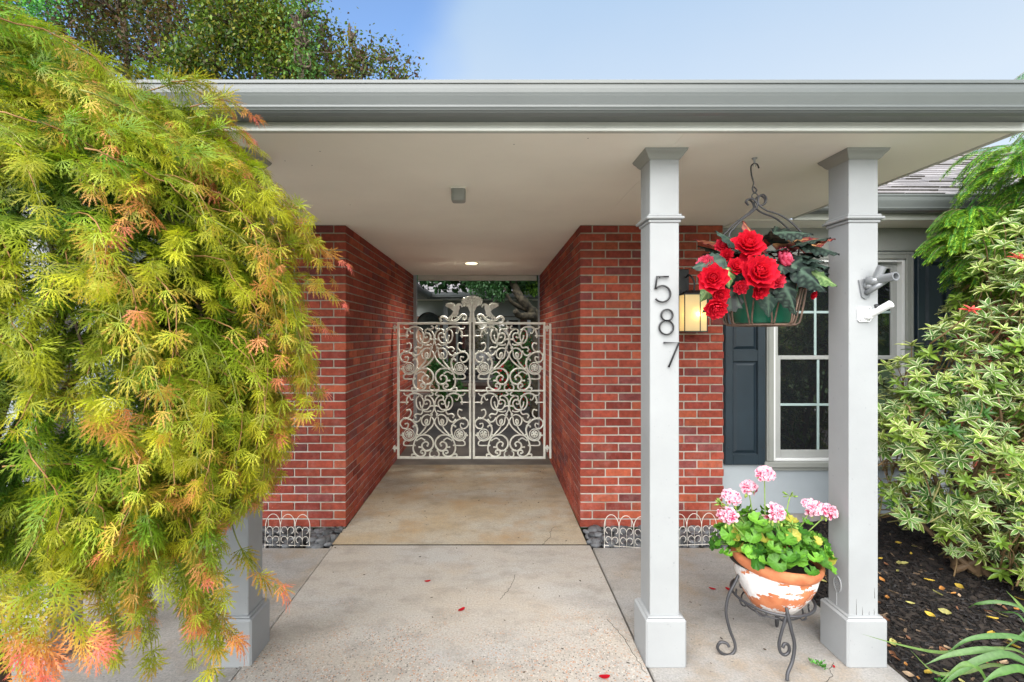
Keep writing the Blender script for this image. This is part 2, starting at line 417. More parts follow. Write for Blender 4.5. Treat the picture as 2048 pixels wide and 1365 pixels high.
# ================================================================== ground
SOF = 2.41; DW = 3.72; DS = 3.80; XL, XR = -1.166, 0.696; BR = 1.842; BL = -2.31; DEND = 6.9
g = MB(); g.sheet(-700, 700, -700, 1500, -0.06, 1, 1)
tag(g.build('lawn', M['grass']), kind='structure')
g = MB(); g.box(-1.165, 0.715, -3.0, 3.4195, -.10, 0.0, .006); tag(g.build('walkway', M['walk']), kind='structure')
g = MB(); g.box(-7, -1.17, -11, .19, -.12, -.012, .006); g.box(.72, 7, -11, -.31, -.12, -.013, .006); g.box(-7, 7, -20, -11.006, -.12, -.011, .006); g.box(-1.164, .714, -10.99, -3.006, -.12, -.005, .006)
tag(g.build('added_bounce_slab', M['bounce_slab']), kind='structure')  # unseen slabs before the house, added to bounce light onto the soffit
g = MB(); nyy = 14; g.sheet(-1.163, .693, 3.4215, 5.44, .003, 4, nyy, lambda x, y: .02 * max(0, (y - 3.6) / 2)); g.add([(-1.163, 5.44, .0214), (.693, 5.44, .0214), (.693, 5.44, -.05), (-1.163, 5.44, -.05)], [(0, 1, 2, 3)])
# the flared apron each side of the passage, ending at the pebble strips
g.add([(-1.163, 3.423, .003), (-1.175, 3.423, .003), (-1.175, 3.70, .003), (-1.163, 3.70, .003)], [(0, 3, 2, 1)])
tag(g.build('passage_floor', M['ramp']), kind='structure')
g = MB(); g.box(-5.0, -1.180, 2.02, 3.40, -.11, -.012, .006); g.box(-3.2, -1.180, 1.70, 2.012, -.11, -.014, .006)
g.box(.728, 1.865, 1.0, 3.40, -.11, -.010, .006)
tag(g.build('side_paving', M['slab']), kind='structure')
# strip of jointing mortar standing proud along the left edge of the walkway
g = MB(); ys = np.linspace(2.05, 3.41, 40)
for i in range(39):
    hh = .004 + .008 * rng.random(); ww = .008 * rng.random()
    g.box(-1.179, -1.166, ys[i], ys[i + 1] - .004, -.03, -.004 + hh * .5, .002)
tag(g.build('joint_filler', M['slab']), kind='structure')
g = MB(); g.sheet(-5, -1.185, 3.40, 3.80, -.05); g.sheet(.72, 1.86, 3.40, 3.80, -.05); g.sheet(-5, -1.165, .2, 2.1, -.055)
g.sheet(-1.2, 1.9, 1, 3.6, -.058)
tag(g.build('soil', M['soil']), kind='structure')
g = MB(); g.sheet(1.866, 7, -.3, 3.83, -.012, 40, 40, lambda x, y: .03 * math.sin(x * 3.1 + y) * math.sin(y * 2.3) * min(1, (x - 1.866) * 3) + min(.06, (x - 1.866) * .05))
tag(g.build('mulch', M['soil']), kind='structure')
def mulch_z(x, y): return -.012 + .03 * math.sin(x * 3.1 + y) * math.sin(y * 2.3) * min(1, (x - 1.866) * 3) + min(.06, (x - 1.866) * .05)
chip = Tmpl(); chip.add([(-.5, -.16, 0), (.5, -.11, .02), (.46, .13, 0), (-.47, .15, .03), (-.5, -.16, -.10), (.5, -.11, -.10), (.46, .13, -.10), (-.47, .15, -.10)],
    [(0, 1, 2, 3), (0, 4, 5, 1), (1, 5, 6, 2), (2, 6, 7, 3), (3, 7, 4, 0)], [0] * 8); chip.done()
n = 15000; px = 1.88 + rng.random(n) ** 1.2 * 2.4; py = 1.6 + rng.random(n) * 2.2
P = np.stack([px, py, [mulch_z(a, b) + .006 for a, b in zip(px, py)]], 1)
a = np.stack([rng.normal(size=n), rng.normal(size=n), rng.normal(size=n) * .25], 1)
tone = rng.random(n); cA = np.stack([.009 + .026 * tone ** 3, .008 + .020 * tone ** 3, .008 + .017 * tone ** 3], 1); cA[tone > .975] = (.16, .11, .07)
tag(scatter([(chip, frames(a, np.array([0, 0, 1]) + rv(n, .35)), P, .012 + .03 * rng.random(n), cA, cA)], 'bark_mulch', M['chip'], None, False), kind='stuff')
# cracks in the paving
for pts, z in (([(1668, 1322), (1660, 1335), (1664, 1350), (1640, 1368)], -.0102), ([(1215, 1240), (1236, 1262), (1262, 1300), (1290, 1345)], .0), ([(470, 1330), (478, 1345), (462, 1368)], -.0122), ([(1000, 1200), (1012, 1185), (1022, 1172), (1030, 1150)], 0.0), ([(1085, 1090), (1100, 1075), (1105, 1058), (1135, 1050)], .0035)):
    P_ = []
    for a_, b_ in pts: D_ = EYE * 935 / (b_ - 668); q_ = P2(a_, b_, D_); P_.append((q_[0], q_[1], z))
    P_ = crom(P_, 6); mb = MB(); mb.tube([(p[0] + random.gauss(0, .003), p[1] + random.gauss(0, .003), p[2]) for p in P_], .0014, 4); tag(mb.build('paving_crack', M['soil']), kind='structure')
# river pebbles in the two strips
peb = Tmpl()
V = []; kk = 5; nn = 9
for i in range(kk + 1):
    th = math.pi * i / kk
    for j in range(nn): V.append((.5 * math.sin(th) * math.cos(2 * math.pi * j / nn), .38 * math.sin(th) * math.sin(2 * math.pi * j / nn), .20 * math.cos(th)))
peb.add(V, [(i * nn + j, (i + 1) * nn + j, (i + 1) * nn + (j + 1) % nn, i * nn + (j + 1) % nn) for i in range(kk) for j in range(nn)], [0] * len(V)); peb.done()
pp = []
for (x0, x1, k) in ((-2.6, -1.195, 330), (.74, 1.92, 290)):
    for i in range(k): pp.append((x0 + (x1 - x0) * random.random(), 3.42 + .29 * random.random(), -.035 + .05 * random.random()))
P = np.array(pp); n = len(P); tone = .05 + .13 * rng.random(n); cA = np.stack([tone, tone * 1.04, tone * 1.10], 1)
tag(scatter([(peb, frames(rv(n) * (1, 1, .3), np.array([0, 0, 1]) + rv(n, .3)), P, .055 + .055 * rng.random(n), cA, cA)], 'river_pebbles', M['pebble']), kind='stuff')

# ================================================================== house
HOUSE = thing('house', (0, DW, 0), 'long low brick house with wide grey gutter, white posts and covered passage', 'house')
def bcol():
    r_ = random.random()
    if r_ < .52: c = (.32, .064, .038)
    elif r_ < .72: c = (.25, .046, .032)
    elif r_ < .87: c = (.40, .094, .048)
    else: c = (.21, .055, .050)
    k = random.uniform(.68, 1.06); return tuple(q * k for q in c)
MOD, LB, HC = .2085, .1985, 2.41 / 36; HB = HC - .0105; WB = MOD / 2 - .010
def wall_course(mb, put, length, even, z):
    u = 0.0 if even else MOD / 2
    while u < length - .03:
        L_ = min(LB, length - u); put(mb, u, u + L_, z, z + HB); u += MOD
def brick_front(mb, xc, sgn, length, y):          # front wall running away from the passage corner
    def put(mb, a, b, z0, z1):
        j = random.uniform(-.0018, .0018); x0, x1 = sorted((xc + sgn * a, xc + sgn * b))
        mb.box(x0, x1, y + j, y + WB, z0 + random.uniform(-.001, .001), z1 + random.uniform(-.001, .001), .0035, 0, bcol())
    for k in range(36): wall_course(mb, put, length, k % 2 == 0, k * HC + .008)
def brick_side(mb, xc, sgn, y0, length):
    def put(mb, a, b, z0, z1):
        j = random.uniform(-.0018, .0018); x0, x1 = sorted((xc + j, xc + sgn * WB))
        mb.box(x0, x1, y0 + a, y0 + b, z0, z1, .0035, 0, bcol())
    for k in range(36): wall_course(mb, put, length, k % 2 == 1, k * HC + .008)
for (xc, sgn, ln) in ((XL, -1, XL - BL), (XR, 1, BR - XR)):
    mb = MB(); brick_front(mb, xc, sgn, ln, DW); brick_side(mb, xc, sgn, DW, DEND - DW)
    x0, x1 = sorted((xc + sgn * .007, xc + sgn * (ln - .006))); mb.box(x0, x1, DW + .007, DW + .09, .002, SOF - .001, 0, 1)
    x0, x1 = sorted((xc + sgn * .0075, xc + sgn * .085)); mb.box(x0, x1, DW + .10, DEND - .006, .001, SOF - .002, 0, 1)
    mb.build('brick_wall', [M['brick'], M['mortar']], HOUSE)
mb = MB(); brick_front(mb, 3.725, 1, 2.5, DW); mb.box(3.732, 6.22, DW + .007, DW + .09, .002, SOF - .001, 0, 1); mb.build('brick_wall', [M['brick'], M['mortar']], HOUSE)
# painted siding either side, foundation below
mb = MB(); mb.box(BR - .02, 2.20, DS, DS + .1, .085, 2.40); mb.box(2.20, 3.42, DS, DS + .1, .085, .50); mb.box(2.20, 3.42, DS, DS + .1, 2.21, 2.40); mb.box(3.42, 3.75, DS, DS + .1, .085, 2.40)
mb.build('siding_wall', M['siding'], HOUSE)
mb = MB(); mb.box(-6, BL + .02, DS, DS + .1, .085, 2.40); mb.build('siding_wall', M['siding'], HOUSE)
for q in ((1.80, 3.76), (-6, BL)):
    mb = MB(); mb.box(q[0], q[1], DS + .012, DS + .1, -.1, .084); mb.build('foundation', M['found'], HOUSE)
mb = MB(); mb.box(1.85, 3.72, DS - .022, DS - .001, 2.215, 2.405, .003); mb.build('frieze_board', M['trim'], HOUSE)
# soffit of porch and passage, with its board joints
mb = MB(); PX0, PX1, PD0 = -6.0, 2.26, 1.985
for (x0, x1, y0, y1) in ((PX0, -1.62, PD0 + .012, DW + .1), (-1.6195, .8295, PD0 + .012, 3.28), (.830, PX1 - .02, PD0 + .012, DW + .1), (-1.6195, .8295, 3.2805, 4.62), (-1.18, .70, 4.621, DEND)):
    mb.box(x0, x1, y0, y1, SOF, SOF + .012, .0012)
mb.box(1.86, 7.0, 3.525, 3.9, SOF - .010, SOF - .002, .001)
sof = mb.build('soffit', M['soffit'], HOUSE)
for (px, py) in ((640, 303), (570, 322), (624, 331), (1028, 289), (1176, 277), (700, 410)):
    d = (SOF - EYE) * 935 / (668 - py); mb = MB(); mb.ball(((px - 985) * d / 935, d, SOF - .0005), .003, 8, sc=(1, 1, .3)); mb.build('nail_head', M['black'], sof)
# fascia boards
mb = MB(); mb.box(PX0, PX1, PD0, PD0 + .02, 2.403, 2.545, .003); mb.box(PX0, PX1, PD0 - .008, PD0 + .0005, 2.403, 2.416, .002); mb.build('fascia', M['fascia'], HOUSE)
for q in ((PX1 - .02, PX1 - .0005, PD0 + .021, 3.50, 2.404, 2.545, .003), (PX1 + .001, 7.0, 3.505, 3.524, 2.398, 2.545, .003), (-1.10, .65, DEND - .02, DEND + .02, 2.328, SOF - .001, .004)):
    mb = MB(); mb.box(*q); mb.build('fascia', M['fascia'], HOUSE)
def gutter_profile(y, z):            # ogee gutter, (depth, height) going round from the back
    o = [(0.118, .115), (.118, 0), (.055, -.004), (.040, .003), (.030, .012), (.0235, .020), (.0225, .034), (.026, .037), (.026, .040), (.019, .048), (.011, .058), (.0065, .070), (.0045, .085), (.004, .098), (.0035, .1015), (-.002, .103), (-.002, .1155), (.004, .116), (.006, .106), (.010, .101), (.010, .06), (.03, .01), (.114, .005), (.114, .115)]
    return [(y + a, z + b) for a, b in o]
def gutter(x0, x1, y, z):
    mb = MB(); mb.prism(gutter_profile(y, z), lambda u, v_, w_: (w_, u, v_), x0, x1)
    for xe in (x0 + .001, x1 - .001): mb.box(xe - .001, xe + .001, y + .008, y + .116, z + .004, z + .1, 0)
    return mb
gutter(PX0, PX1 + .0, 1.866, 2.443).build('gutter', M['gutter'], HOUSE)
gutter(PX1 + .002, 7.0, 3.386, 2.443).build('gutter', M['gutter'], HOUSE)
# roofs: shingle courses as real overlapping tabs
def shingles(mb, x0, x1, y0, z0, slope, ncourse, expo=.145, dirn=1, tmin=.12, tmax=.34):
    cs = 1 / math.sqrt(1 + slope * slope); sn = slope * cs
    base = [(x0, y0, z0 - .01), (x1, y0, z0 - .01), (x1, y0 + ncourse * expo * cs * dirn, z0 - .01 + ncourse * expo * sn), (x0, y0 + ncourse * expo * cs * dirn, z0 - .01 + ncourse * expo * sn)]
    mb.add(base, [(0, 1, 2, 3)], 0, (.10, .095, .09))
    for k in range(ncourse):
        x = x0 - random.random() * .2
        while x < x1:
            wd = random.uniform(tmin, tmax); a, b = max(x, x0), min(x + wd - .004, x1); x += wd
            if b - a < .01: continue
            thick = random.choice((.004, .005, .015)); s0, s1 = k * expo - random.choice((0, 0, .006)), (k + 1) * expo + .03
            def pt(xx, s, h): return (xx, y0 + dirn * (s * cs - h * sn), z0 + s * sn + h * cs)
            tn = random.uniform(.75, 1.2); c = (.25 * tn, .235 * tn, .235 * tn)
            hk = .004
            V = [pt(a, s0, thick + hk), pt(b, s0, thick + hk), pt(b, s1, hk), pt(a, s1, hk), pt(a, s0, 0), pt(b, s0, 0)]
            mb.add(V, [(0, 1, 2, 3)], 0, c); mb.add([V[4], V[5], V[1], V[0]], [(0, 1, 2, 3)], 0, (.07, .065, .06))
            mb.add([V[0], V[3], V[4]], [(0, 1, 2)], 0, c); mb.add([V[1], V[5], V[2]], [(0, 1, 2)], 0, c)
mb = MB(); shingles(mb, PX1 - 1.2, 7.0, 3.44, 2.565, .5, 22); mb.build('roof', M['shingle'], HOUSE)
mb = MB(); shingles(mb, PX0, PX1 - .02, 1.93, 2.562, .36, 24, .145, 1, .25, .6)
mb.add([(PX0, 1.93 + 24 * .145 * .94, 3.73), (PX1 - .02, 1.93 + 24 * .145 * .94, 3.73), (PX1 - .02, 6.9, 2.55), (PX0, 6.9, 2.55)], [(0, 1, 2, 3)], 0, (.3, .28, .27))
mb.build('roof', M['shingle'], HOUSE)
# end trims of the passage
mb = MB(); mb.box(XL - .10, XL + .045, DEND, DEND + .06, .02, SOF, .004); mb.build('corner_board', M['post'], HOUSE)
mb = MB(); mb.box(XR - .02, XR + .10, DEND, DEND + .06, .02, SOF, .004); mb.build('corner_board', M['post'], HOUSE)
# posts
PW = .1375
def post(x, vent):
    y = 2.2; mb = MB(); mb.box(x, x + PW, y, y + PW, .21, SOF - .001, .003)
    p = mb.build('post', M['post'], HOUSE)
    mb = MB(); b0 = .026; mb.box(x - b0, x + PW + b0, y - b0, y + PW + b0, -.015, .2125, .008); mb.box(x - b0 + .012, x + PW + b0 - .012, y - b0 + .012, y + PW + b0 - .012, .212, .220, .006)
    mb.build('post_base', M['post'], p)
    mb = MB(); cx, cy = x + PW / 2, y + PW / 2; h = PW / 2
    pr = [(.002, 2.365), (.006, 2.368), (.012, 2.376), (.018, 2.386), (.028, 2.398), (.032, 2.409)]
    V = []
    for o, z in pr:
        for sx_, sy_ in ((-1, -1), (1, -1), (1, 1), (-1, 1)): V.append((cx + sx_ * (h + o), cy + sy_ * (h + o), z))
    F = [(i * 4 + j, i * 4 + (j + 1) % 4, i * 4 + 4 + (j + 1) % 4, i * 4 + 4 + j) for i in range(len(pr) - 1) for j in range(4)]
    mb.add(V, F + [(3, 2, 1, 0)]); mb.build('post_cap', M['trim'], p)
    mb = MB(); mb.box(x - .020, x + PW + .020, y - .020, y + PW + .020, 2.083, 2.096, .004); mb.box(x - .010, x + PW + .010, y - .010, y + PW + .010, 2.0965, 2.108, .003); mb.box(x - .007, x + PW + .007, y - .007, y + PW + .007, 2.068, 2.0825, .003)
    mb.build('post_collar', M['post'], p)
    if vent:
        mb = MB(); vy, vz = y + PW * .52, .33
        mb.tube([(x - .002, vy + .024 * math.cos(t), vz + .037 * math.sin(t)) for t in np.linspace(0, 2 * math.pi, 25)[:-1]], .0035, 6, True)
        mb.lathe([(.0, .001), (.024, .001)], 20, (0, 0, 0)) if False else None
        for k in range(7):
            q = -.028 + k * .0093; hw = .024 * math.sqrt(max(0, 1 - (q / .037) ** 2)); mb.box(x - .004, x + .001, vy - hw, vy + hw, vz + q - .0022, vz + q + .0022, .001)
        mb.box(x - .003, x + .001, vy + .006, vy + .012, .222, vz - .036, .001)
        mb.build('post_vent', M['post'], p)
    return p
for x, v_ in ((.741, False), (1.678, True), (-1.2865, False), (-2.2265, True)): post(x, v_)
# paint cracks at the foot of the right post
for u, z0, h in ((.034, .222, .075), (.062, .221, .04), (.118, .222, .03), (.120, .30, .05), (.094, .222, .018)):
    mb = MB(); mb.tube([(1.678 + u + random.uniform(-.001, .001), 2.2, z0 + h * k / 4) for k in range(5)], [.0011, .0008, .0003], 5); mb.build('paint_crack', M['soil'], HOUSE)
# window
WX0, WX1, WZ0, WZ1 = 2.215, 3.402, .515, 2.207
win = MB(); cw = .058
win.box(WX0, WX0 + cw, DS - .028, DS + .02, WZ0, WZ1, .004); win.box(WX1 - cw, WX1, DS - .028, DS + .02, WZ0, WZ1, .004); win.box(WX0 + cw + .0005, WX1 - cw - .0005, DS - .028, DS + .02, WZ1 - cw, WZ1, .004)
win.box(WX0 + .012, WX0 + .022, DS - .034, DS - .027, WZ0, WZ1 - .02, .002); win.box(WX1 - .022, WX1 - .012, DS - .034, DS - .027, WZ0, WZ1 - .02, .002); win.box(WX0 + .012, WX1 - .012, DS - .035, DS - .027, WZ1 - .02, WZ1 - .010, .002)
wo = win.build('window', M['trim'], HOUSE)
mb = MB(); mb.box(WX0 - .03, WX1 + .03, DS - .055, DS + .04, WZ0 - .045, WZ0 - .001, .005); mb.box(WX0 - .005, WX1 + .005, DS - .030, DS - .0005, WZ0 - .075, WZ0 - .0455, .003); mb.build('sill', M['trim'], wo)
gx0, gx1 = WX0 + cw, WX1 - cw; zm = EYE - (716 - 668) * 3.82 / 935
mb = MB(); mb.box(gx0, gx0 + .022, DS - .01, DS + .05, WZ0, WZ1 - cw, .002); mb.box(gx1 - .022, gx1, DS - .01, DS + .05, WZ0, WZ1 - cw, .002); mb.box(gx0 + .0225, gx1 - .0225, DS - .01, DS + .05, WZ1 - cw - .022, WZ1 - cw - .0005, .002); mb.box(gx0 + .0225, gx1 - .0225, DS - .012, DS + .05, WZ0, WZ0 + .022, .002)
mb.build('jamb', M['whiteplastic'], wo)
a0, a1 = gx0 + .023, gx1 - .023; st = .048
def sash(y, z0, z1, bt, tp):
    mb = MB(); mb.box(a0, a0 + st, y, y + .03, z0, z1, .004); mb.box(a1 - st, a1, y, y + .03, z0, z1, .004); mb.box(a0 + st + .0005, a1 - st - .0005, y, y + .03, z0, z0 + bt, .004); mb.box(a0 + st + .0005, a1 - st - .0005, y, y + .03, z1 - tp, z1, .004)
    s_ = mb.build('sash', M['vinyl'], wo)
    mb = MB(); mb.box(a0 + st - .01, a1 - st + .01, y + .013, y + .017, z0 + bt - .01, z1 - tp + .01); mb.build('pane', M['pane'], wo)
    mb = MB(); b0, b1 = a0 + st, a1 - st; c0, c1 = z0 + bt, z1 - tp
    for k in (1, 2): xx = b0 + (b1 - b0) * k / 3; mb.box(xx - .010, xx + .010, y + .006, y + .0125, c0, c1, .002)
    zz = (c0 + c1) / 2
    for k in range(3): mb.box(b0 + (b1 - b0) * k / 3 + (.0105 if k else 0), b0 + (b1 - b0) * (k + 1) / 3 - (.0105 if k < 2 else 0), y + .006, y + .0125, zz - .010, zz + .010, .002)
    mb.build('muntins', M['muntin'], wo)
sash(DS + .002, WZ0 + .023, zm + .016, .062, .030)
sash(DS + .036, zm - .012, WZ1 - cw - .023, .030, .048)
def shutter(x0, x1):
    z0, z1 = .49, 2.205; y = DS - .042; mb = MB(); sw = .062; zr = EYE - (712 - 668) * 3.76 / 935
    mb.box(x0, x0 + sw, y, DS - .002, z0, z1, .004); mb.box(x1 - sw, x1, y, DS - .002, z0, z1, .004)
    rails = ((z0, z0 + .085), (zr - .045, zr + .045), (z1 - .085, z1))
    for a, b in rails: mb.box(x0 + sw + .0005, x1 - sw - .0005, y + .001, DS - .002, a, b, .003)
    s_ = mb.build('shutter', M['shutter'], HOUSE)
    for a, b in ((rails[0][1], rails[1][0]), (rails[1][1], rails[2][0])):
        mb = MB(); X0, X1 = x0 + sw, x1 - sw; i = .032
        V = [(X0, y + .022, a), (X1, y + .022, a), (X1, y + .022, b), (X0, y + .022, b), (X0 + .008, y + .022, a + .008), (X1 - .008, y + .022, a + .008), (X1 - .008, y + .022, b - .008), (X0 + .008, y + .022, b - .008), (X0 + i, y + .006, a + i), (X1 - i, y + .006, a + i), (X1 - i, y + .006, b - i), (X0 + i, y + .006, b - i)]
        F = [(8, 9, 10, 11)] + [(k, (k + 1) % 4, 4 + (k + 1) % 4, 4 + k) for k in range(4)] + [(4 + k, 4 + (k + 1) % 4, 8 + (k + 1) % 4, 8 + k) for k in range(4)]
        mb.add(V, F); mb.build('raised_panel', M['shutter'], s_)
    for zz in (z0 + .14, zr, z1 - .14):
        for xx in (x0 + .02, x1 - .02): mb = MB(); mb.ball((xx, y - .001, zz), .007, 8, sc=(1, .5, 1)); mb.build('screw', M['black'], s_)
shutter(1.872, 2.196); shutter(3.421, 3.715)

# ================================================================== gate
GY = 5.49; GPX = GY / 935
def G(px, py, dy=0.0): return ((px - 985) * GPX, GY + dy, EYE - (py - 668) * GPX)
GZ0, GZ1 = G(0, 918)[2], G(0, 645)[2]
half = [  # right half of the cast pattern, in units of 0.000624 m from the panel's centre line (x out, y down)
 [(275,265),(265,320),(235,380),(180,432),(110,440),(70,425)],
 [(215,345),(262,350),(330,355)] if False else [(300,258),(275,240),(262,185),(225,125),(165,92),(95,100),(40,135),(0,200)] if False else [(525,265),(520,220),(498,160),(450,112),(370,92),(290,108),(235,150)],
 [(275,130),(325,180),(342,265),(320,350),(262,402),(222,350),(205,270),(222,195),(275,130)],
 [(205,400),(140,398),(92,345),(72,275),(105,222),(160,215),(192,255),(178,298),(142,290)],
 [(128,135),(62,168),(20,235),(4,330),(18,420),(60,482)],
 [(128,135),(168,160),(165,205),(140,218)],
 [(90,138),(35,128),(22,100),(48,78)],
 [(70,335),(30,330),(4,350)],
 [(60,520),(120,495),(185,510),(230,560),(240,620),(215,680),(155,708)],
 [(45,485),(70,545),(82,620),(100,672),(140,692),(172,650),(168,600),(135,585),(128,612)],
 [(155,705),(185,765),(240,830),(295,890)],
 [(60,525),(15,590),(10,650),(50,725),(125,800),(200,858),(285,892)],
 [(240,400),(222,440),(255,488),(330,480),(372,515),(352,548)],
 [(255,560),(290,615),(350,635),(395,592)],
 [(515,412),(465,400),(440,450),(452,510),(500,560),(575,572),(630,620),(636,690),(590,750),(525,755),(492,710),(500,660),(545,668)],
 [(540,565),(450,590),(365,665),(322,755),(328,830),(352,905),(400,960),(470,985),(545,968),(590,910),(592,850)],
 [(325,760),(345,708),(385,702),(398,722)],
 [(588,888),(622,885)],
 [(488,985),(540,985),(575,1020),(555,1075),(365,1075)],
 [(265,882),(140,882),(58,935),(20,1020),(35,1110),(95,1168),(170,1172),(228,1115),(222,1042),(160,1005),(112,1040),(128,1078)],
 [(295,890),(355,965),(388,1060),(398,1140),(372,1222),(305,1280),(222,1280),(168,1228),(185,1170),(240,1168),(258,1208),(225,1222)],
 [(185,972),(245,938),(330,980)],
 [(48,1178),(85,1212),(82,1270),(45,1290),(0,1272)],
 [(372,1238),(425,1248),(408,1312)],
 [(230,1110),(285,1108)],
 [(48,1178),(80,1165),(95,1168)],
]
half[1] = [(525,265),(520,220),(498,160),(450,112),(370,92),(290,108),(235,150)]
bars = [[(525,265),(645,265)], [(365,1075),(560,1078)], [(300,890),(330,850)]]
hook = [(470,128),(455,185),(430,222),(408,212)], [(490,132),(548,130),(572,96)]
thick = {1, 15, 19, 20}
US = .000624
def panel(mb, cx, ztop):
    for sg in (-1, 1):
        def q(p): return (cx + sg * p[0] * US, GY + .004, ztop - (p[1] - 50) * US)
        for i, c_ in enumerate(half):
            pts = [q(p) for p in crom(c_, 5)]; r0 = .0112 if i in thick else .0092
            mb.tube(pts, [r0 * .8, r0, r0, r0 * .75], 6, up=(0, 1, 0), flat=.7)
            for e in (pts[0], pts[-1]): mb.ball(e, r0 * 1.35, 6)
        for b_ in bars: mb.tube([q(p) for p in b_], .007, 6, up=(0, 1, 0))
        for h_ in hook:
            pts = [q(p) for p in crom(h_, 4)]; mb.tube(pts, [.008, .006, .006], 6, up=(0, 1, 0), flat=.7); mb.ball(pts[-1], .0105, 6)
        for (a, b_) in ((62, 482), (45, 505), (18, 335), (155, 712), (170, 740), (520, 290), (500, 262), (385, 1062), (80, 925), (300, 905), (545, 572), (575, 555), (120, 1168), (330, 700)):
            mb.ball(q((a, b_)), .011, 6, sc=(1, .6, 1))
        for k in range(3): mb.ball(q((185 - 20 * k + 40, 770 + 18 * k)), .008, 6) if False else None
        # flower bud in the small circle
        pts = [q(p) for p in ((152, 700), (135, 640), (120, 590))]; mb.tube(pts, [.004, .014, .004], 6, up=(0, 1, 0), flat=.5)
        # pierced rosette
        c0 = (478, 862)
        mb.tube([q((c0[0] + 95 * math.cos(t), c0[1] + 95 * math.sin(t))) for t in np.linspace(0, 2 * math.pi, 25)[:-1]], .006, 6, True, up=(0, 1, 0))
        mb.ball(q(c0), .017, 8, sc=(1, .5, 1))
        for k in range(5):
            t = 2 * math.pi * (k + .25) / 5; mb.tube([q(c0), q((c0[0] + 62 * math.cos(t), c0[1] + 62 * math.sin(t)))], [.008, .017], 6, up=(0, 1, 0), flat=.45)
            t2 = t + math.pi / 5; mb.tube([q((c0[0] + 62 * math.cos(t), c0[1] + 62 * math.sin(t))), q((c0[0] + 66 * math.cos(t2), c0[1] + 66 * math.sin(t2))), q((c0[0] + 62 * math.cos(t2 + math.pi / 5), c0[1] + 62 * math.sin(t2 + math.pi / 5)))], .006, 6, up=(0, 1, 0), flat=.5)
def crest(sg):
    k = .000487; xc = G(944, 0)[0]; z0 = GZ1
    def q(p, dy=0.0): return (xc + sg * p[0] * k, GY - .006 + dy, z0 + p[1] * k)
    mb = MB(); f = lambda u, v_, w_: (xc + sg * u * k, GY + w_, z0 + v_ * k)
    rose = [(8, 0), (95, 0), (85, 75), (60, 130), (45, 245), (65, 285), (115, 385), (170, 410), (215, 412), (250, 465), (258, 510), (240, 530), (247, 560), (215, 570), (210, 598), (170, 600), (150, 625), (110, 622), (85, 640), (45, 635), (8, 645)]
    bird = [(222, 368), (255, 440), (300, 458), (352, 455), (385, 420), (395, 350), (430, 290), (500, 180), (560, 130), (600, 90), (560, 70), (500, 105), (452, 185), (440, 150), (420, 110), (400, 150), (405, 195), (380, 150), (330, 195), (330, 250), (300, 330), (306, 395), (290, 405), (268, 395), (248, 355)]
    wing = [(392, 385), (420, 440), (450, 465), (490, 476), (560, 470), (645, 442), (622, 425), (652, 395), (600, 368), (570, 350), (520, 330), (440, 255), (400, 300)]
    mb.prism(rose, f, -.010, .010); mb.prism(bird, f, -.009, .009); mb.prism(wing, f, -.013, -.001)
    for i in range(26):                                              # heads of the roses
        a, b = random.uniform(25, 215), random.uniform(400, 600)
        if b > 640 - .0017 * a * a: b -= 60
        r_ = random.uniform(.010, .018); mb.ball(q((a, b), -.004), r_, 8, sc=(1, .6, 1)); mb.tube([q((a + 18 * math.cos(t) * (1 - t / 14), b + 18 * math.sin(t) * (1 - t / 14)), -.014) for t in np.linspace(0, 9, 14)], .003, 5)
    for j in range(4): mb.tube([q((410 + 12 * j, 400 - 25 * j), -.014), q((500, 440 - 28 * j), -.016), q((620 - 15 * j, 432 - 24 * j), -.013)], .003, 5)
    mb.tube([q(p) for p in crom([(186, 118), (208, 112), (212, 80), (180, 62), (142, 95), (150, 160), (205, 188), (265, 155), (315, 95), (400, 42), (500, 30), (580, 62), (650, 120), (715, 130), (765, 90), (752, 40), (720, 60)], 5)], [.007, .010, .013, .014, .010], 6, up=(0, 1, 0), flat=.8)
    mb.tube([q(p) for p in crom([(330, 110), (380, 150), (430, 165), (470, 120), (500, 60)], 5)], .007, 6, up=(0, 1, 0))
    return mb
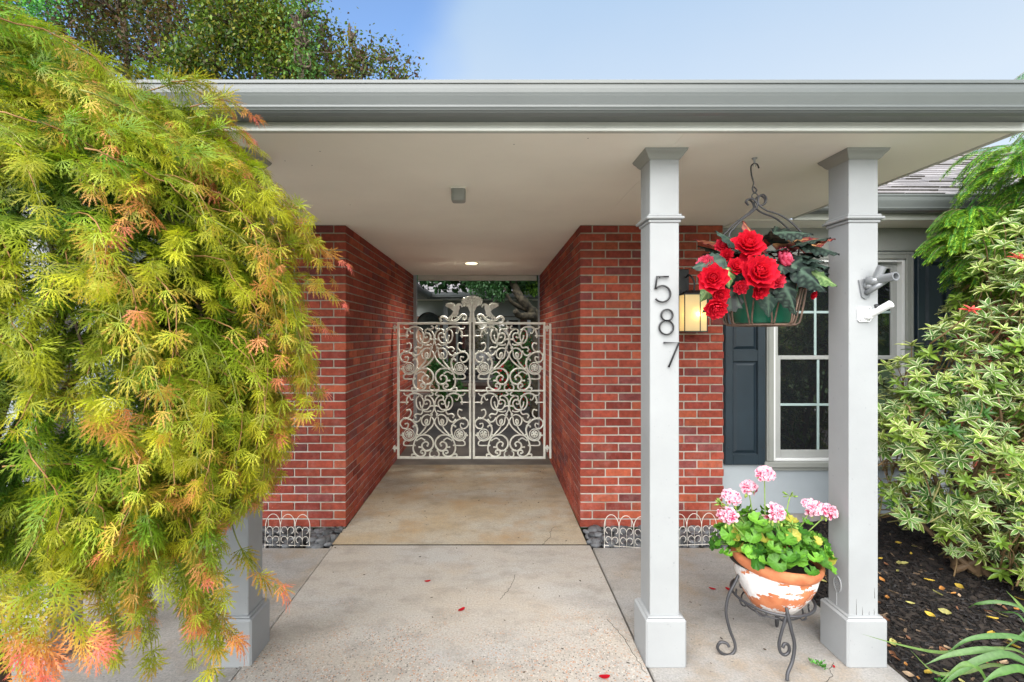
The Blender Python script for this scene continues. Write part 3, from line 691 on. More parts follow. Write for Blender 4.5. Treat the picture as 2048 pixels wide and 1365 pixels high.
def gate_leaf(sg, label):
    xa, xb = (G(794.5, 0)[0], G(942.5, 0)[0]) if sg < 0 else (G(945.5, 0)[0], G(1091, 0)[0])
    root = thing('gate_leaf', ((xa if sg < 0 else xb), GY, GZ0), label, 'gate', 'leaves of the ornamental gate')
    mb = MB(); t = .026
    mb.box(xa, xa + t, GY - .012, GY + .014, GZ0, GZ1, .003); mb.box(xb - t, xb, GY - .012, GY + .014, GZ0, GZ1, .003)
    mb.box(xa + t + .0003, xb - t - .0003, GY - .012, GY + .014, GZ1 - t, GZ1, .003); mb.box(xa + t + .0003, xb - t - .0003, GY - .012, GY + .014, GZ0, GZ0 + t, .003)
    mb.build('frame', M['cream'], root)
    zm_ = G(0, 782)[2]; mb = MB(); mb.box(xa + t + .0003, xb - t - .0003, GY - .008, GY + .010, zm_ - .009, zm_ + .009, .002); mb.build('middle_rail', M['cream'], root)
    for zt in (GZ1 - t, zm_ - .009 + .006):
        mb = MB(); panel(mb, (xa + xb) / 2, zt); mb.build('scrollwork', M['cream'], root)
    crest(sg).build('crest', M['cream'], root)
    mb = MB(); xh = xb - .014 if sg < 0 else xa + .014
    mb.box(xh - .016, xh + .016, GY - .020, GY - .0125, G(0, 795)[2], G(0, 767)[2], .003); mb.tube([(xh, GY - .02, G(0, 781)[2]), (xh, GY - .05, G(0, 781)[2]), (xh, GY - .06, G(0, 788)[2])], .007, 8)
    mb.build('handle', M['cream'], root)
    for py in (655, 896):
        mb = MB(); xe, xo = (xa, G(784, 0)[0]) if sg < 0 else (xb, G(1098, 0)[0]); z = G(0, py)[2]
        x0, x1 = sorted((xe, xo)); mb.box(x0, x1, GY - .012, GY + .012, z - .016, z + .016, .004); mb.tube([((xe + xo) / 2, GY, z - .05), ((xe + xo) / 2, GY, z + .03)], .011, 8); mb.build('hinge', M['cream'], root)
gate_leaf(-1, 'left leaf of the cream scrolled iron gate, hinged to left brick wall')
gate_leaf(1, 'right leaf of the cream scrolled iron gate, hinged to right brick wall')
for px, lab in ((782.5, 'thin cream upright bar on left brick wall carrying the gate hinges'), (1100.5, 'thin cream upright bar on right brick wall carrying the gate hinges')):
    x = G(px, 0)[0]; mb = MB(); mb.box(x - .012, x + .012, GY - .015, GY + .015, G(0, 917)[2], G(0, 648)[2], .003)
    ex = XL if x < 0 else XR
    for z in (.3, .95, 1.55): x0, x1 = sorted((x, ex + (.002 if x < 0 else -.002))); mb.box(x0, x1, GY - .008, GY + .008, z, z + .02, .002)
    tag(mb.build('hinge_bar', M['cream'], None, (x, GY, 0)), lab, 'gate hinge bar', 'bars that carry the gate')

# ================================================================== lamps, numbers, brackets
mb = MB(); x, y = P2(917, 0, 2.79)[0], 2.79; s_ = .043
prof = [(.0, .0), (.036, .0), (.041, .006), (.043, .05), (.043, .076)]
mb.lathe(prof, 28, (x, y, SOF - .077), fn=lambda a, z: 1 / max(abs(math.cos(a)) ** 6 + abs(math.sin(a)) ** 6, 1e-6) ** (1 / 6))
lt = thing('ceiling_light', (x, y, SOF), 'small beige box light fixed to the middle of the porch ceiling', 'ceiling light')
mb.build('shade', M['trim'], lt)
mb = MB(); mb.box(x - .048, x + .048, y - .048, y + .048, SOF - .008, SOF - .0005, .003); mb.build('mount', M['soffit'], lt)
x, y = P2(943, 0, 5.75)[0], 5.75
lt = thing('recessed_light', (x, y, SOF), 'round lit recessed light in the passage ceiling above the gate', 'recessed light')
mb = MB(); mb.lathe([(.075, -.001), (.105, -.004), (.105, 0)], 32, (x, y, SOF)); mb.build('trim_ring', M['whiteplastic'], lt)
mb = MB(); mb.lathe([(.0, -.0025), (.074, -.0015)], 32, (x, y, SOF)); mb.build('lens', M['downlight'], lt)
ld = bpy.data.lights.new('downlight_lamp', 'SPOT'); ld.energy = 27; ld.color = (1, .93, .82); ld.shadow_soft_size = .06; ld.spot_size = R(150); ld.spot_blend = 1
lo = bpy.data.objects.new('lamp_glow', ld); C.objects.link(lo); lo.location = (x, y, SOF - .02); attach(lo, lt)
# lantern on the brick
lx0, lx1 = P2(1369, 0, 3.58)[0], P2(1414, 0, 3.58)[0]; lz0, lz1 = P2(0, 664, 3.58)[2], P2(0, 588, 3.58)[2]
ly0, ly1 = 3.575, 3.69
LT = thing('wall_lantern', (lx0, DW, lz0), 'lit amber glass lantern in black frame on the brick wall behind the begonias', 'lantern')
mb = MB(); bw = .006
for xx in (lx0, lx0 + (lx1 - lx0) * .69, lx1):
    mb.box(xx - bw / 2, xx + bw / 2, ly0 - .002, ly0 + .006, lz0, lz1, .001)
for xx in (lx0, lx1): mb.box(xx - bw / 2, xx + bw / 2, ly1 - .008, ly1, lz0, lz1, .001)
for zz in (lz0, lz1): mb.box(lx0 - .004, lx1 + .004, ly0 - .005, ly1 + .003, zz - .006, zz + .006, .001)
mb.add([(lx0 - .004, ly0 - .005, lz1 + .006), (lx1 + .004, ly0 - .005, lz1 + .006), (lx1 + .004, ly1, lz1 + .006), (lx0 - .004, ly1, lz1 + .006), (lx0 + .05, ly0 + .04, lz1 + .03), (lx1 - .05, ly0 + .04, lz1 + .03), (lx1 - .05, ly1, lz1 + .03), (lx0 + .05, ly1, lz1 + .03)], [(0, 1, 5, 4), (1, 2, 6, 5), (2, 3, 7, 6), (3, 0, 4, 7), (4, 5, 6, 7)])
xm = (lx0 + lx1) / 2
mb.build('frame', M['black'], LT)
mb = MB(); mb.tube(crom([(xm - .03, DW - .03, lz1 + .14), (xm - .03, 3.63, lz1 + .15), (xm, 3.61, lz1 + .10), (xm, 3.61, lz1 + .02)], 6), .007, 8); mb.build('arm', M['black'], LT)
mb = MB(); mb.box(lx0 - .045, lx0 + .085, DW - .022, DW - .002, lz1 - .12, lz1 + .205, .004); mb.build('backplate', M['black'], LT)
mb = MB(); mb.box(lx0 + .002, lx1 - .002, ly0 + .002, ly0 + .005, lz0 + .006, lz1 - .006); mb.box(lx0 + .001, lx0 + .004, ly0 + .0055, ly1 - .009, lz0 + .006, lz1 - .006); mb.box(lx1 - .004, lx1 - .001, ly0 + .0055, ly1 - .009, lz0 + .006, lz1 - .006)
t = M['lampglass'].node_tree; b = t.nodes['Principled BSDF']
tr = t.nodes.new('ShaderNodeBsdfTranslucent'); tr.inputs[0].default_value = (.92, .80, .52, 1); ms = t.nodes.new('ShaderNodeMixShader'); ms.inputs[0].default_value = .65
t.links.new(b.outputs[0], ms.inputs[1]); t.links.new(tr.outputs[0], ms.inputs[2]); t.links.new(ms.outputs[0], t.nodes['Material Output'].inputs[0])
mb.build('glass', M['lampglass'], LT)
mb = MB(); mb.ball((xm + .02, 3.625, lz0 + .135), .028, 12); bo = mb.build('bulb', M['bulb'], LT)
ld = bpy.data.lights.new('lantern_lamp', 'POINT'); ld.energy = .16; ld.color = (1, .82, .52); ld.shadow_soft_size = .02
lo = bpy.data.objects.new('lamp_glow', ld); C.objects.link(lo); lo.location = (xm + .02, 3.597, lz0 + .135); attach(lo, LT)
# house numbers on the middle post (square-section bars on stand-offs)
NY = 2.2 - .012; NP = 2.2 / 935
def Nn(px, py): return ((px - 985) * NP, NY, EYE - (py - 668) * NP)
def digit(paths, pins, label):
    mb = MB()
    for p, closed in paths:
        mb.tube([Nn(*q) for q in p], .0048, 4, closed, up=(0, 1, 0))
    for p in pins: a = Nn(*p); mb.tube([(a[0], NY, a[2]), (a[0], 2.2002, a[2])], .002, 6)
    c = Nn(*pins[0]); tag(mb.build('house_number', M['black'], None, (c[0], 2.2, c[2])), label, 'house number', 'house numbers on the post')
arc = lambda cx, cy, r_, a0, a1, n=26: [(cx + r_ * math.cos(R(t)), cy + r_ * math.sin(R(t))) for t in np.linspace(a0, a1, n)]
digit([([(1335.5, 554.3), (1312, 554.3), (1309, 578.5)], False), (arc(1322.5, 588.5, 16.2, -141, 143), False)], [(1318, 556), (1309, 578), (1330, 602)], 'black metal digit 5, topmost number on the white post')
digit([(arc(1332, 630.8, 11.3, 0, 360, 31)[:-1], True), (arc(1330.8, 655.5, 13.9, 0, 360, 31)[:-1], True)], [(1320, 662), (1341, 664), (1332, 620)], 'black metal digit 8 between the 5 and the 7')
digit([([(1325.5, 685.6), (1356, 685.6), (1335.5, 734.5)], False)], [(1327, 686), (1336, 733)], 'black metal digit 7, lowest number on the white post')
# flagpole brackets on the right post
def bracket_plate(mb, cx, cz, poly, mat=0): mb.prism(poly, lambda u, v_, w_: (cx + u, 2.2 - .001 + w_, cz + v_), -.008, 0, mat)
def ring_tube(mb, a, b, ro, ri):
    a, b = np.array(a, float), np.array(b, float); mb.tube([a, a + (b - a) * .92, b], [ro * .96, ro, ro], 20, cap=False); d = norm(b - a)
    mb.tube([b, b - d * .001, b - d * .06], [ri, ri, ri * .9], 20, cap=False); mb.ball(b - d * .055, ri, 10)
    u = norm(np.cross(d, (0.3, 0, 1))); q = np.cross(d, u); V = []; n = 20
    for rr in (ro, ri):
        for j in range(n): t = 2 * math.pi * (j + .5) / n; V.append(b + rr * (math.cos(t) * u + math.sin(t) * q))
    mb.add(V, [(j, (j + 1) % n, n + (j + 1) % n, n + j) for j in range(n)])
def B_(px, py, D): return P2(px, py, D)
c = B_(1730, 575, 2.2)
br = thing('flag_bracket', (c[0], 2.2, c[2]), 'grey cast metal flagpole bracket with two sockets, upper one on the right post', 'flag bracket', 'flagpole brackets')
mb = MB(); bracket_plate(mb, c[0], c[2], [(-.035, .033), (.026, .044), (.034, .030), (.014, -.048), (-.004, -.056), (-.020, -.046)]); mb.build('plate', M['castgrey'], br)
mb = MB(); o = np.array((c[0] - .002, 2.19, c[2] + .012)); mb.tube([o + (0, -.005, .012), o + (.03, -.05, .018)], [.024, .020], 14); mb.tube([o + (0, 0, -.04), o + (.012, -.03, -.02), o + (.04, -.062, .012)], [.012, .013, .012], 10); mb.ball(o + (.004, -.008, -.005), .02, 10)
o2 = o + (.018, -.035, .022); ring_tube(mb, o2 + (.004, .004, -.004), o2 + (.018, -.085, .002), .0195, .0145); ring_tube(mb, o2, o2 + (.010, -.022, .055), .019, .0145); mb.build('socket', M['castgrey'], br)
c = B_(1726, 629, 2.2)
br = thing('flag_bracket', (c[0], 2.2, c[2]), 'white flagpole bracket with one socket and black thumb screw, lower one on the right post', 'flag bracket', 'flagpole brackets')
mb = MB(); bracket_plate(mb, c[0], c[2], [(-.031, .028), (-.026, .034), (.030, .034), (.035, .026), (.033, -.028), (.024, -.036), (-.022, -.036), (-.030, -.028)]); mb.build('plate', M['whiteplastic'], br)
mb = MB(); o = np.array((c[0] + .004, 2.19, c[2] - .006)); mb.ball(o + (.006, -.012, 0), .021, 12, sc=(1, 1, 1)); ring_tube(mb, o + (.006, -.012, 0), o + (.034, -.100, .048), .0165, .0125); mb.build('socket', M['whiteplastic'], br)
mb = MB(); e = o + (.012, -.050, .036); mb.tube([e + (.004, .004, -.008), e + (-.006, -.004, .010)], .0085, 12); mb.build('thumb_screw', M['rubber'], br)
for u, v_ in ((-.022, .025), (.024, .025), (-.02, -.027), (.022, -.027)): mb = MB(); mb.ball((c[0] + u, 2.1905, c[2] + v_), .0035, 6); mb.build('screw', M['black'], br)

# ================================================================== wire edging
def edging(name_label, xs, y, z0, lean=0.0, wd=.108, ht=.235, cut=None):
    x0 = xs; n = cut or 3
    mb = MB(); r_ = .0024
    def q(u, v_): return (x0 + u * wd + lean * v_ * .0, y + v_ * .06, z0 + v_ + lean * u * wd)
    for i in range(n):
        mb.tube([q(i, 0), q(i, ht * .62)] + [q(i + .5 - .5 * math.cos(t), ht * .62 + .088 * math.sin(t)) for t in np.linspace(.15, math.pi - .15, 12)] + [q(i + 1, ht * .62), q(i + 1, 0)], r_, 6)
        for base, hh in ((.0, .10), (.06, .115)):
            for sg in (-1, 1):
                cx = i + .5
                st_ = base if sg < 2 else 0
                pts = [q(cx, 0), q(cx, st_ + hh * .5)] + [q(cx + sg * (.25 - .25 * math.cos(t) * (1 - t / 9)), st_ + hh * .5 + .030 * math.sin(t) * (1 - t / 12)) for t in np.linspace(0, 4.6, 14)]
                mb.tube(pts, r_ * .85, 5)
    mb.tube([q(0, .012), q(n, .012)], r_, 6); mb.tube([q(0, -.05), q(0, .02)], r_ * 1.2, 6); mb.tube([q(n, -.05), q(n, .02)], r_ * 1.2, 6)
    c_ = q(n / 2, 0); tag(mb.build('wire_edging', M['whiteiron'], None, c_), name_label, 'garden edging', 'white wire edging before the pebbles')
yE = 3.405
def ex(px): return (px - 985) * yE / 935
edging('white looped wire edging left of the passage, before the left brick pier', ex(530), yE, -.005, -.02)
edging('white looped wire edging furthest left, half hidden by the maple', ex(415), yE, -.005, .01)
edging('white looped wire edging right of the passage, left of the numbered post', ex(1209), yE, -.008, -.07)
edging('white looped wire edging between the numbered post and the geraniums', ex(1345), yE, -.008, .03)

# ================================================================== plant stand, pot, geranium
PC = np.array((1.372, 2.30)); RZ = .262
ST = thing('plant_stand', (PC[0], PC[1], 0), 'dark wrought iron plant stand with scrolled feet under the terracotta pot', 'plant stand')
mb = MB(); rr = .178
mb.tube([(PC[0] + rr * math.cos(t), PC[1] + rr * math.sin(t), RZ) for t in np.linspace(0, 2 * math.pi, 41)[:-1]], .0065, 8, True)
mb.tube([(PC[0] + .13 * math.cos(t), PC[1] + .13 * math.sin(t), RZ - .045) for t in np.linspace(0, 2 * math.pi, 33)[:-1]], .004, 6, True)
for k in range(10):
    a = 2 * math.pi * k / 10; pts = []
    for t in np.linspace(0, 4.4, 14):
        rad = .028 * (1 - t / 8); da = .16 - (rad * math.cos(t)) / .15; pts.append((PC[0] + .155 * math.cos(a + da), PC[1] + .155 * math.sin(a + da), RZ - .022 - rad * math.sin(t) * .8))
    mb.tube(pts, .0038, 6)
mb.build('ring', M['iron'], ST)
def leg_path(px, D0, D1): return crom([P2(a, b, D0 + (D1 - D0) * k / (len(px) - 1)) for k, (a, b) in enumerate(px)], 6)
mb = MB(); mb.tube(leg_path([(1477, 1150), (1470, 1166), (1457, 1192), (1452, 1224), (1459, 1258), (1470, 1288), (1468, 1304), (1456, 1311), (1442, 1306), (1435, 1295), (1441, 1285), (1453, 1287), (1458, 1294)], 2.30, 2.245), .0072, 8); mb.build('leg', M['iron'], ST)
mb = MB(); mb.tube(leg_path([(1573, 1216), (1576, 1232), (1583, 1262), (1589, 1290), (1585, 1322), (1576, 1345), (1574, 1362)], 2.125, 2.08), .0075, 8)
mb.tube(leg_path([(1574, 1228), (1564, 1262), (1558, 1288), (1561, 1305), (1570, 1310), (1578, 1303), (1577, 1291), (1569, 1288), (1565, 1296)], 2.125, 2.115), .0068, 8); mb.build('leg', M['iron'], ST)
mb = MB(); u = np.array((math.cos(R(52)), math.sin(R(52)))); mb.tube(crom([(PC[0] + u[0] * r_, PC[1] + u[1] * r_, z) for r_, z in [(.176, RZ + .02), (.184, RZ - .01), (.200, .19), (.190, .12), (.176, .06), (.184, .02), (.205, .010), (.222, .028), (.216, .05), (.203, .044)]], 6), .0072, 8); mb.build('leg', M['iron'], ST)
POT = thing('terracotta_pot', (PC[0], PC[1], RZ - .05), 'terracotta pot with peeling white paint on the iron stand', 'pot')
prof = [(.0, -.012), (.080, -.012), (.100, .0), (.132, .04), (.164, .095), (.185, .15), (.192, .185), (.190, .198), (.196, .204), (.204, .215), (.209, .232), (.210, .245), (.205, .256), (.197, .260), (.189, .255), (.184, .235), (.180, .21)]
def lumps(a, z): return 1 + .016 * math.sin(9 * a + 1.3) * math.exp(-((z - .10) / .05) ** 2) + .010 * math.sin(17 * a + z * 60) * math.exp(-((z - .12) / .05) ** 2)
mb = MB(); mb.lathe(prof, 72, (0, 0, 0), .955, .92, fn=lumps); po = mb.build('pot_body', M['pot'])
po.location = (PC[0] + .0, PC[1], RZ - .048); po.rotation_euler = (R(3), R(3.5), 0); attach(po, POT)
mb = MB(); mb.lathe([(0, .215), (.186, .213)], 40, (PC[0], PC[1], RZ - .048), 1.03, .91); mb.build('potting_soil', M['soil'], POT)

def leaf_strip(ncol, rows, wfun, zfun, wt):
    """a leaf along +x with columns at given -1..1 positions"""
    t = Tmpl(); V, W = [], []
    for i, x in enumerate(rows):
        for c in ncol: V.append((x, c * wfun(x, c), zfun(x, c))); W.append(wt(x, c))
    k = len(ncol); F = [(i * k + j, i * k + j + 1, (i + 1) * k + j + 1, (i + 1) * k + j) for i in range(len(rows) - 1) for j in range(k - 1)]
    t.add(V, F, W); return t.done()
# geranium leaf: scalloped kidney
ger = Tmpl(); V = [(0, 0, 0)]; W = [1.0]; n = 40; F = []
for ring, rad in enumerate((.45, .8, 1.0)):
    for j in range(n + 1):
        a = R(22) + (2 * math.pi - R(44)) * j / n - math.pi
        a = -math.pi + R(20) + (2 * math.pi - R(40)) * j / n
        k = rad * (.52 + (.018 * math.cos(9 * a) + .013 * math.cos(27 * a) if ring == 2 else .01 * math.cos(9 * a) * (ring == 1)))
        V.append((k * math.cos(a) + .0, k * math.sin(a) * 1.08, .09 * rad * rad * math.cos(9 * a) * .5 + .16 * rad ** 2 + .06 * rad * math.sin(2 * a + 1))); W.append((.35, .0, .35)[ring])
    for j in range(n):
        if ring == 0: F.append((0, 1 + j, 2 + j))
        else:
            b = 1 + ring * (n + 1) + j; a_ = b - (n + 1); F.append((a_, b, b + 1, a_ + 1))
ger.add(V, F, W); ger.done()
GER = thing('geranium_plant', (PC[0], PC[1], RZ + .17), 'green geranium with pink and white flower heads in the terracotta pot', 'potted plant')
top = np.array((PC[0], PC[1], .475)); stems = MB(); Ps, ax, up, Sz = [], [], [], []
for i in range(215):
    a = random.uniform(0, 2 * math.pi); rad = .235 * math.sqrt(random.random()); hh = (.19 * (1 - (rad / .27) ** 2)) * random.uniform(.1, 1.05) + random.uniform(-.02, .03)
    p = top + np.array((rad * math.cos(a) * 1.08 - .01, rad * math.sin(a) * .95, hh)); Ps.append(p)
    o = np.array((math.cos(a), math.sin(a), 0)); up.append(o * random.uniform(.2, 1.0) + np.array((0, -.25, random.uniform(.35, 1.0)))); ax.append(o * .7 + np.array((random.uniform(-.8, .8), random.uniform(-.8, .8), -.4))); Sz.append(random.uniform(.036, .080))
    if i % 3 == 0: stems.tube(crom([top + np.array((rad * .25 * math.cos(a), rad * .25 * math.sin(a), -.03)), top + np.array((rad * .6 * math.cos(a), rad * .6 * math.sin(a), hh * .55)), p - o * .01], 4), .0022, 5, col=(.16, .26, .05))
n = len(Ps); k = rng.random((n, 1)); cA = np.array((.035, .14, .014)) * (1 - k) + np.array((.16, .38, .035)) * k; cA *= rng.uniform(.6, 1.15, (n, 1)); odd = rng.random(n) < .05; cA[odd] = (.34, .32, .05)
cB = cA * 1.35
scatter([(ger, frames(np.array(ax), np.array(up) + rv(n, .2)), np.array(Ps), np.array(Sz) * 1.0, cA, cB)], 'foliage', M['gerleaf'], GER)
flo = Tmpl()
for k in range(5):
    a = 2 * math.pi * k / 5 + math.pi / 2; V = []; W = []
    for i, (r_, hw) in enumerate(((.05, .03), (.35, .22), (.72, .36), (1.0, .22))):
        for c in (-1, 0, 1):
            u, v_ = r_, c * hw; V.append((u * math.cos(a) - v_ * math.sin(a), u * math.sin(a) + v_ * math.cos(a), .10 * r_ * r_ + .06 * (1 - abs(c)) + .003 * k)); W.append((1, 1 if c == 0 else .85, (.95 if c == 0 else .2) if k in (0, 1, 4) else .1, 0)[i])
    flo.add(V, [(i * 3 + j, i * 3 + j + 1, i * 3 + j + 4, i * 3 + j + 3) for i in range(3) for j in range(2)], W)
flo.done()
def umbel(px, py, D, rad, nfl, tilt, base, label=None, bud=False):
    c = np.array(P2(px, py, D)); b = top + np.array(base)
    mid = (c + b) / 2 + np.array((0, 0, .03)); e = c - np.array((0, 0, rad * .8))
    mb = MB(); mb.tube(crom([b, mid * .6 + e * .4 - np.array((0, 0, .02)), e], 6), .0026, 6, col=(.22, .33, .08))
    if not bud:
        tl = norm(np.array(tilt, float)); nfl = int(nfl * .62); g_ = norm(rv(nfl) * .9 + tl * 1.1 + np.array((0, -.5, 0))); P = c - tl * rad * .35 + g_ * rad * np.array((1.15, 1.0, .72))
        for p in P: mb.tube([e, p - (p - e) * .08], .0011, 4, col=(.30, .36, .12))
        for j in range(6): q = e + np.array((random.uniform(-.025, .025), random.uniform(-.025, .025), random.uniform(-.03, .0))); mb.ball(q, .0055, 6, col=(.30, .40, .08), sc=(1, 1, 1.7)); mb.tube([e, q], .001, 4, col=(.25, .34, .08))
    else:
        for j in range(10):
            d = norm(np.array((random.gauss(0, 1), random.gauss(0, 1), random.uniform(-.4, 1)))); q = e + d * rad; mb.tube([e, q], .0011, 4, col=(.28, .38, .08)); mb.tube([q - d * .006, q + d * .011], [.0045, .0015], 6, col=(.20, .32, .06))
    s_ = mb.build('flower_stem', M['twig'], GER)
    if not bud:
        nn_ = len(P); A = np.tile((.84, .56, .65), (nn_, 1)) * rng.uniform(.92, 1.05, (nn_, 1)); B = np.tile((.42, .004, .08), (nn_, 1))
        scatter([(flo, frames(np.cross(g_, rv(nn_)), g_ + np.array((0, -.35, .1))), P, rng.uniform(.022, .028, nn_), A, B)], 'flower_head', M['petal'], s_)
umbel(1529, 944, 2.30, .034, 34, (0, -.2, 1), (-.03, 0, .08)); umbel(1497, 972, 2.36, .030, 22, (-.3, .2, 1), (-.05, .05, .08))
umbel(1461, 992, 2.24, .032, 24, (-.5, -.4, .6), (-.10, 0, .08)); umbel(1456, 1030, 2.18, .036, 18, (-.6, -.8, .2), (-.12, -.05, .05))
umbel(1549, 1024, 2.12, .038, 26, (0, -1, .35), (0, -.10, .08)); umbel(1622, 1010, 2.26, .040, 30, (.1, -.5, .8), (.10, -.02, .08)); umbel(1655, 1020, 2.24, .036, 28, (.5, -.4, .7), (.12, -.02, .06))
umbel(1580, 985, 2.33, .026, 0, (0, 0, 1), (.05, 0, .08), bud=True); umbel(1440, 1002, 2.22, .018, 0, (0, 0, 1), (-.12, 0, .06), bud=True); umbel(1583, 1046, 2.14, .018, 0, (0, 0, 1), (.04, -.1, .06), bud=True)
stems.build('leaf_stalks', M['twig'], GER)

# ================================================================== hanging basket
HB_ = np.array((1.318, 2.30)); zb, zt = P2(0, 652, 2.3)[2], P2(0, 578, 2.3)[2]
HX = P2(1509, 0, 2.30)[0]
HK = thing('ceiling_hook', (HX, 2.3, SOF), 'black S shaped hook hanging from the white porch ceiling eye', 'hook')
mb = MB(); mb.lathe([(.0, 0), (.013, -.001), (.011, -.006), (.005, -.010), (.004, -.03), (0, -.031)], 16, (HX, 2.3, SOF)); mb.tube([(HX + .008 * math.sin(t), 2.3, SOF - .034 - .008 * math.cos(t) * 1) for t in np.linspace(.6, 2 * math.pi - .6, 16)], .0022, 6); mb.build('eye', M['post'], HK)
def hp(px, py, d=0.0): q = P2(px, py, 2.3); return (q[0], q[1] + d, q[2])
mb = MB(); mb.tube(crom([hp(1518, 337), hp(1514, 329), hp(1507, 328), hp(1502, 334), hp(1503, 350), hp(1507, 366), hp(1505, 378), hp(1509, 386), hp(1513, 381), hp(1508, 374)], 6), .0035, 8); mb.build('s_hook', M['black'], HK)
HBK = thing('hanging_basket', (HB_[0], HB_[1], zb), 'rusty wire hanging basket holding a green plastic pot', 'hanging basket')
mb = MB(); rt, rb_ = .190, .148; wr = .0042
for z, r_ in ((zt, rt), (zb + .004, rb_), (zb + .004, .09)): mb.tube([(HB_[0] + r_ * math.cos(t), HB_[1] + r_ * math.sin(t), z) for t in np.linspace(0, 2 * math.pi, 41)[:-1]], wr * 1.15, 6, True)
for k in range(22):
    a = 2 * math.pi * (k + .3) / 22; tw = .10 if k % 2 else -.10
    mb.tube(crom([(HB_[0] + rt * math.cos(a), HB_[1] + rt * math.sin(a), zt), (HB_[0] + (rb_ + .018) * math.cos(a + tw), HB_[1] + (rb_ + .018) * math.sin(a + tw), zb + .035), (HB_[0] + rb_ * math.cos(a + tw), HB_[1] + rb_ * math.sin(a + tw), zb + .006), (HB_[0] + (rb_ - .04) * math.cos(a + tw), HB_[1] + (rb_ - .04) * math.sin(a + tw), zb), (HB_[0], HB_[1], zb)], 4), wr, 5)
mb.build('wire_frame', M['rustiron'], HBK)
mb = MB()
for d in (-.035, .035):
    for pts in ([(1497, 411), (1492, 404), (1497, 399), (1506, 402), (1511, 414), (1500, 426), (1478, 443), (1462, 460), (1450, 482)], [(1520, 412), (1529, 408), (1531, 398), (1524, 391), (1515, 396), (1513, 410), (1527, 423), (1556, 434), (1583, 455), (1600, 478), (1607, 500)]):
        n_ = len(pts); mb.tube(crom([hp(a, b, d * (i / (n_ - 1)) ** 1.0) for i, (a, b) in enumerate(pts)] + [(HB_[0] + (rt if pts[0][0] > 1510 else -rt) * .96, 2.3 + d * 1.4, zt)], 5), .0042, 7)
mb.tube([hp(1509.5 + 6 * math.cos(t), 393 + 6 * math.sin(t)) for t in np.linspace(0, 2 * math.pi, 17)[:-1]], .0028, 6, True)
mb.build('hanger', M['iron'], HBK)
mb = MB(); mb.lathe([(0, .012), (.118, .012), (.124, .016), (.160, .19), (.168, .192), (.168, .203), (.160, .205), (.154, .18), (0, .175)], 40, (HB_[0], HB_[1], zb)); mb.build('liner_pot', M['greenpot'], HBK)
# begonia
BEG = thing('begonia_plant', (HB_[0], HB_[1], zt), 'begonia with dark bronze leaves and red double flowers in the hanging basket', 'potted plant')
rows = np.linspace(0, 1, 15)
def bw_(x, c):
    base = .40 * (math.sin(math.pi * min(1, x ** .55)) ** .9) * (1 - .45 * x) + .003
    jag = 1 + .13 * ((int(round(x * 14)) % 2) - .5) * (abs(c) > .9)
    return base * jag * (1.18 if c > 0 else .88)
beg = leaf_strip([-1, -.78, -.52, -.26, -.04, .04, .26, .52, .78, 1], rows, bw_, lambda x, c: -.30 * x * x - .12 * abs(c) * math.sin(math.pi * x) + .035 * math.sin(x * 26 - abs(c) * 5) * min(1, abs(c) * 1.5), lambda x, c: (1.0 if abs(c) < .1 else (.55 if (int(round((x - abs(c) * .30) * 14)) % 3 == 0 and abs(c) < .9) else 0.0)))
V = beg.V; V[:, 1] *= 1.15
C0 = np.array((HB_[0], HB_[1], zt + .06)); Ps, ax, up, Sz, cl_ = [], [], [], [], []
for i in range(88):
    a = random.uniform(0, 2 * math.pi); el = random.uniform(-.25, 1.0); rad = random.uniform(.06, .17)
    o = np.array((math.cos(a), math.sin(a), 0)); p = C0 + o * rad + np.array((0, 0, .02 + .13 * max(el, 0) * random.uniform(.4, 1.1)))
    Ps.append(p); ax.append(o * 1.0 + np.array((random.uniform(-.5, .5), random.uniform(-.5, .5), el * .7 - .25))); up.append(np.array((0, -.2, 1)) - o * .1 * el + o * random.uniform(-.1, .6)); Sz.append(random.uniform(.10, .165)); cl_.append(0 if random.random() < .78 else 1)
for (px, py, D, dx, dz, s_, nrm, red) in ((1580, 530, 2.08, 1, -.55, .20, (-.15, -1, .75), 0), (1560, 560, 2.06, .55, -.95, .17, (.1, -1, .4), 0), (1545, 515, 2.08, -.75, -.25, .12, (0, -1, .7), 0), (1532, 575, 2.06, .1, -1.1, .13, (-.15, -1, .35), 0), (1470, 580, 2.08, -.9, -.45, .17, (.1, -1, .75), 0), (1455, 535, 2.04, .1, -1, .09, (0, -1, .4), 2), (1545, 468, 2.18, .8, .15, .17, (0, -.8, 1), 0), (1590, 490, 2.15, 1, .0, .19, (0, -.6, 1), 0), (1525, 510, 2.12, -.5, 1.3, .17, (.4, -1, .2), 1), (1545, 492, 2.25, 1, .3, .18, (0, -1, .4), 1), (1470, 490, 2.15, -.4, .35, .12, (.2, -.8, .8), 0), (1450, 520, 2.1, -1, -.1, .15, (.0, -1, .6), 0), (1600, 500, 2.25, 1, .42, .14, (0, -1, .3), 1), (1425, 565, 2.10, -.6, -.9, .10, (0, -1, .3), 2), (1620, 545, 2.2, 1, -.35, .14, (0, -1, .6), 2)):
    Ps.append(np.array(P2(px, py, D))); ax.append(np.array((dx, -.25, dz))); up.append(np.array(nrm)); Sz.append(s_); cl_.append(red)
n = len(Ps); cA = np.zeros((n, 3)); cB = np.zeros((n, 3)); cl_ = np.array(cl_); kk = rng.random((n, 1))
cA[:] = np.array((.010, .014, .013)) * (1 - kk) + np.array((.032, .058, .048)) * kk ** 1.5; cB[:] = (.06, .10, .07)
cA[cl_ == 1] = (.14, .018, .025); cB[cl_ == 1] = (.30, .16, .06); cA[cl_ == 2] = (.09, .17, .06); cB[cl_ == 2] = (.25, .36, .14)
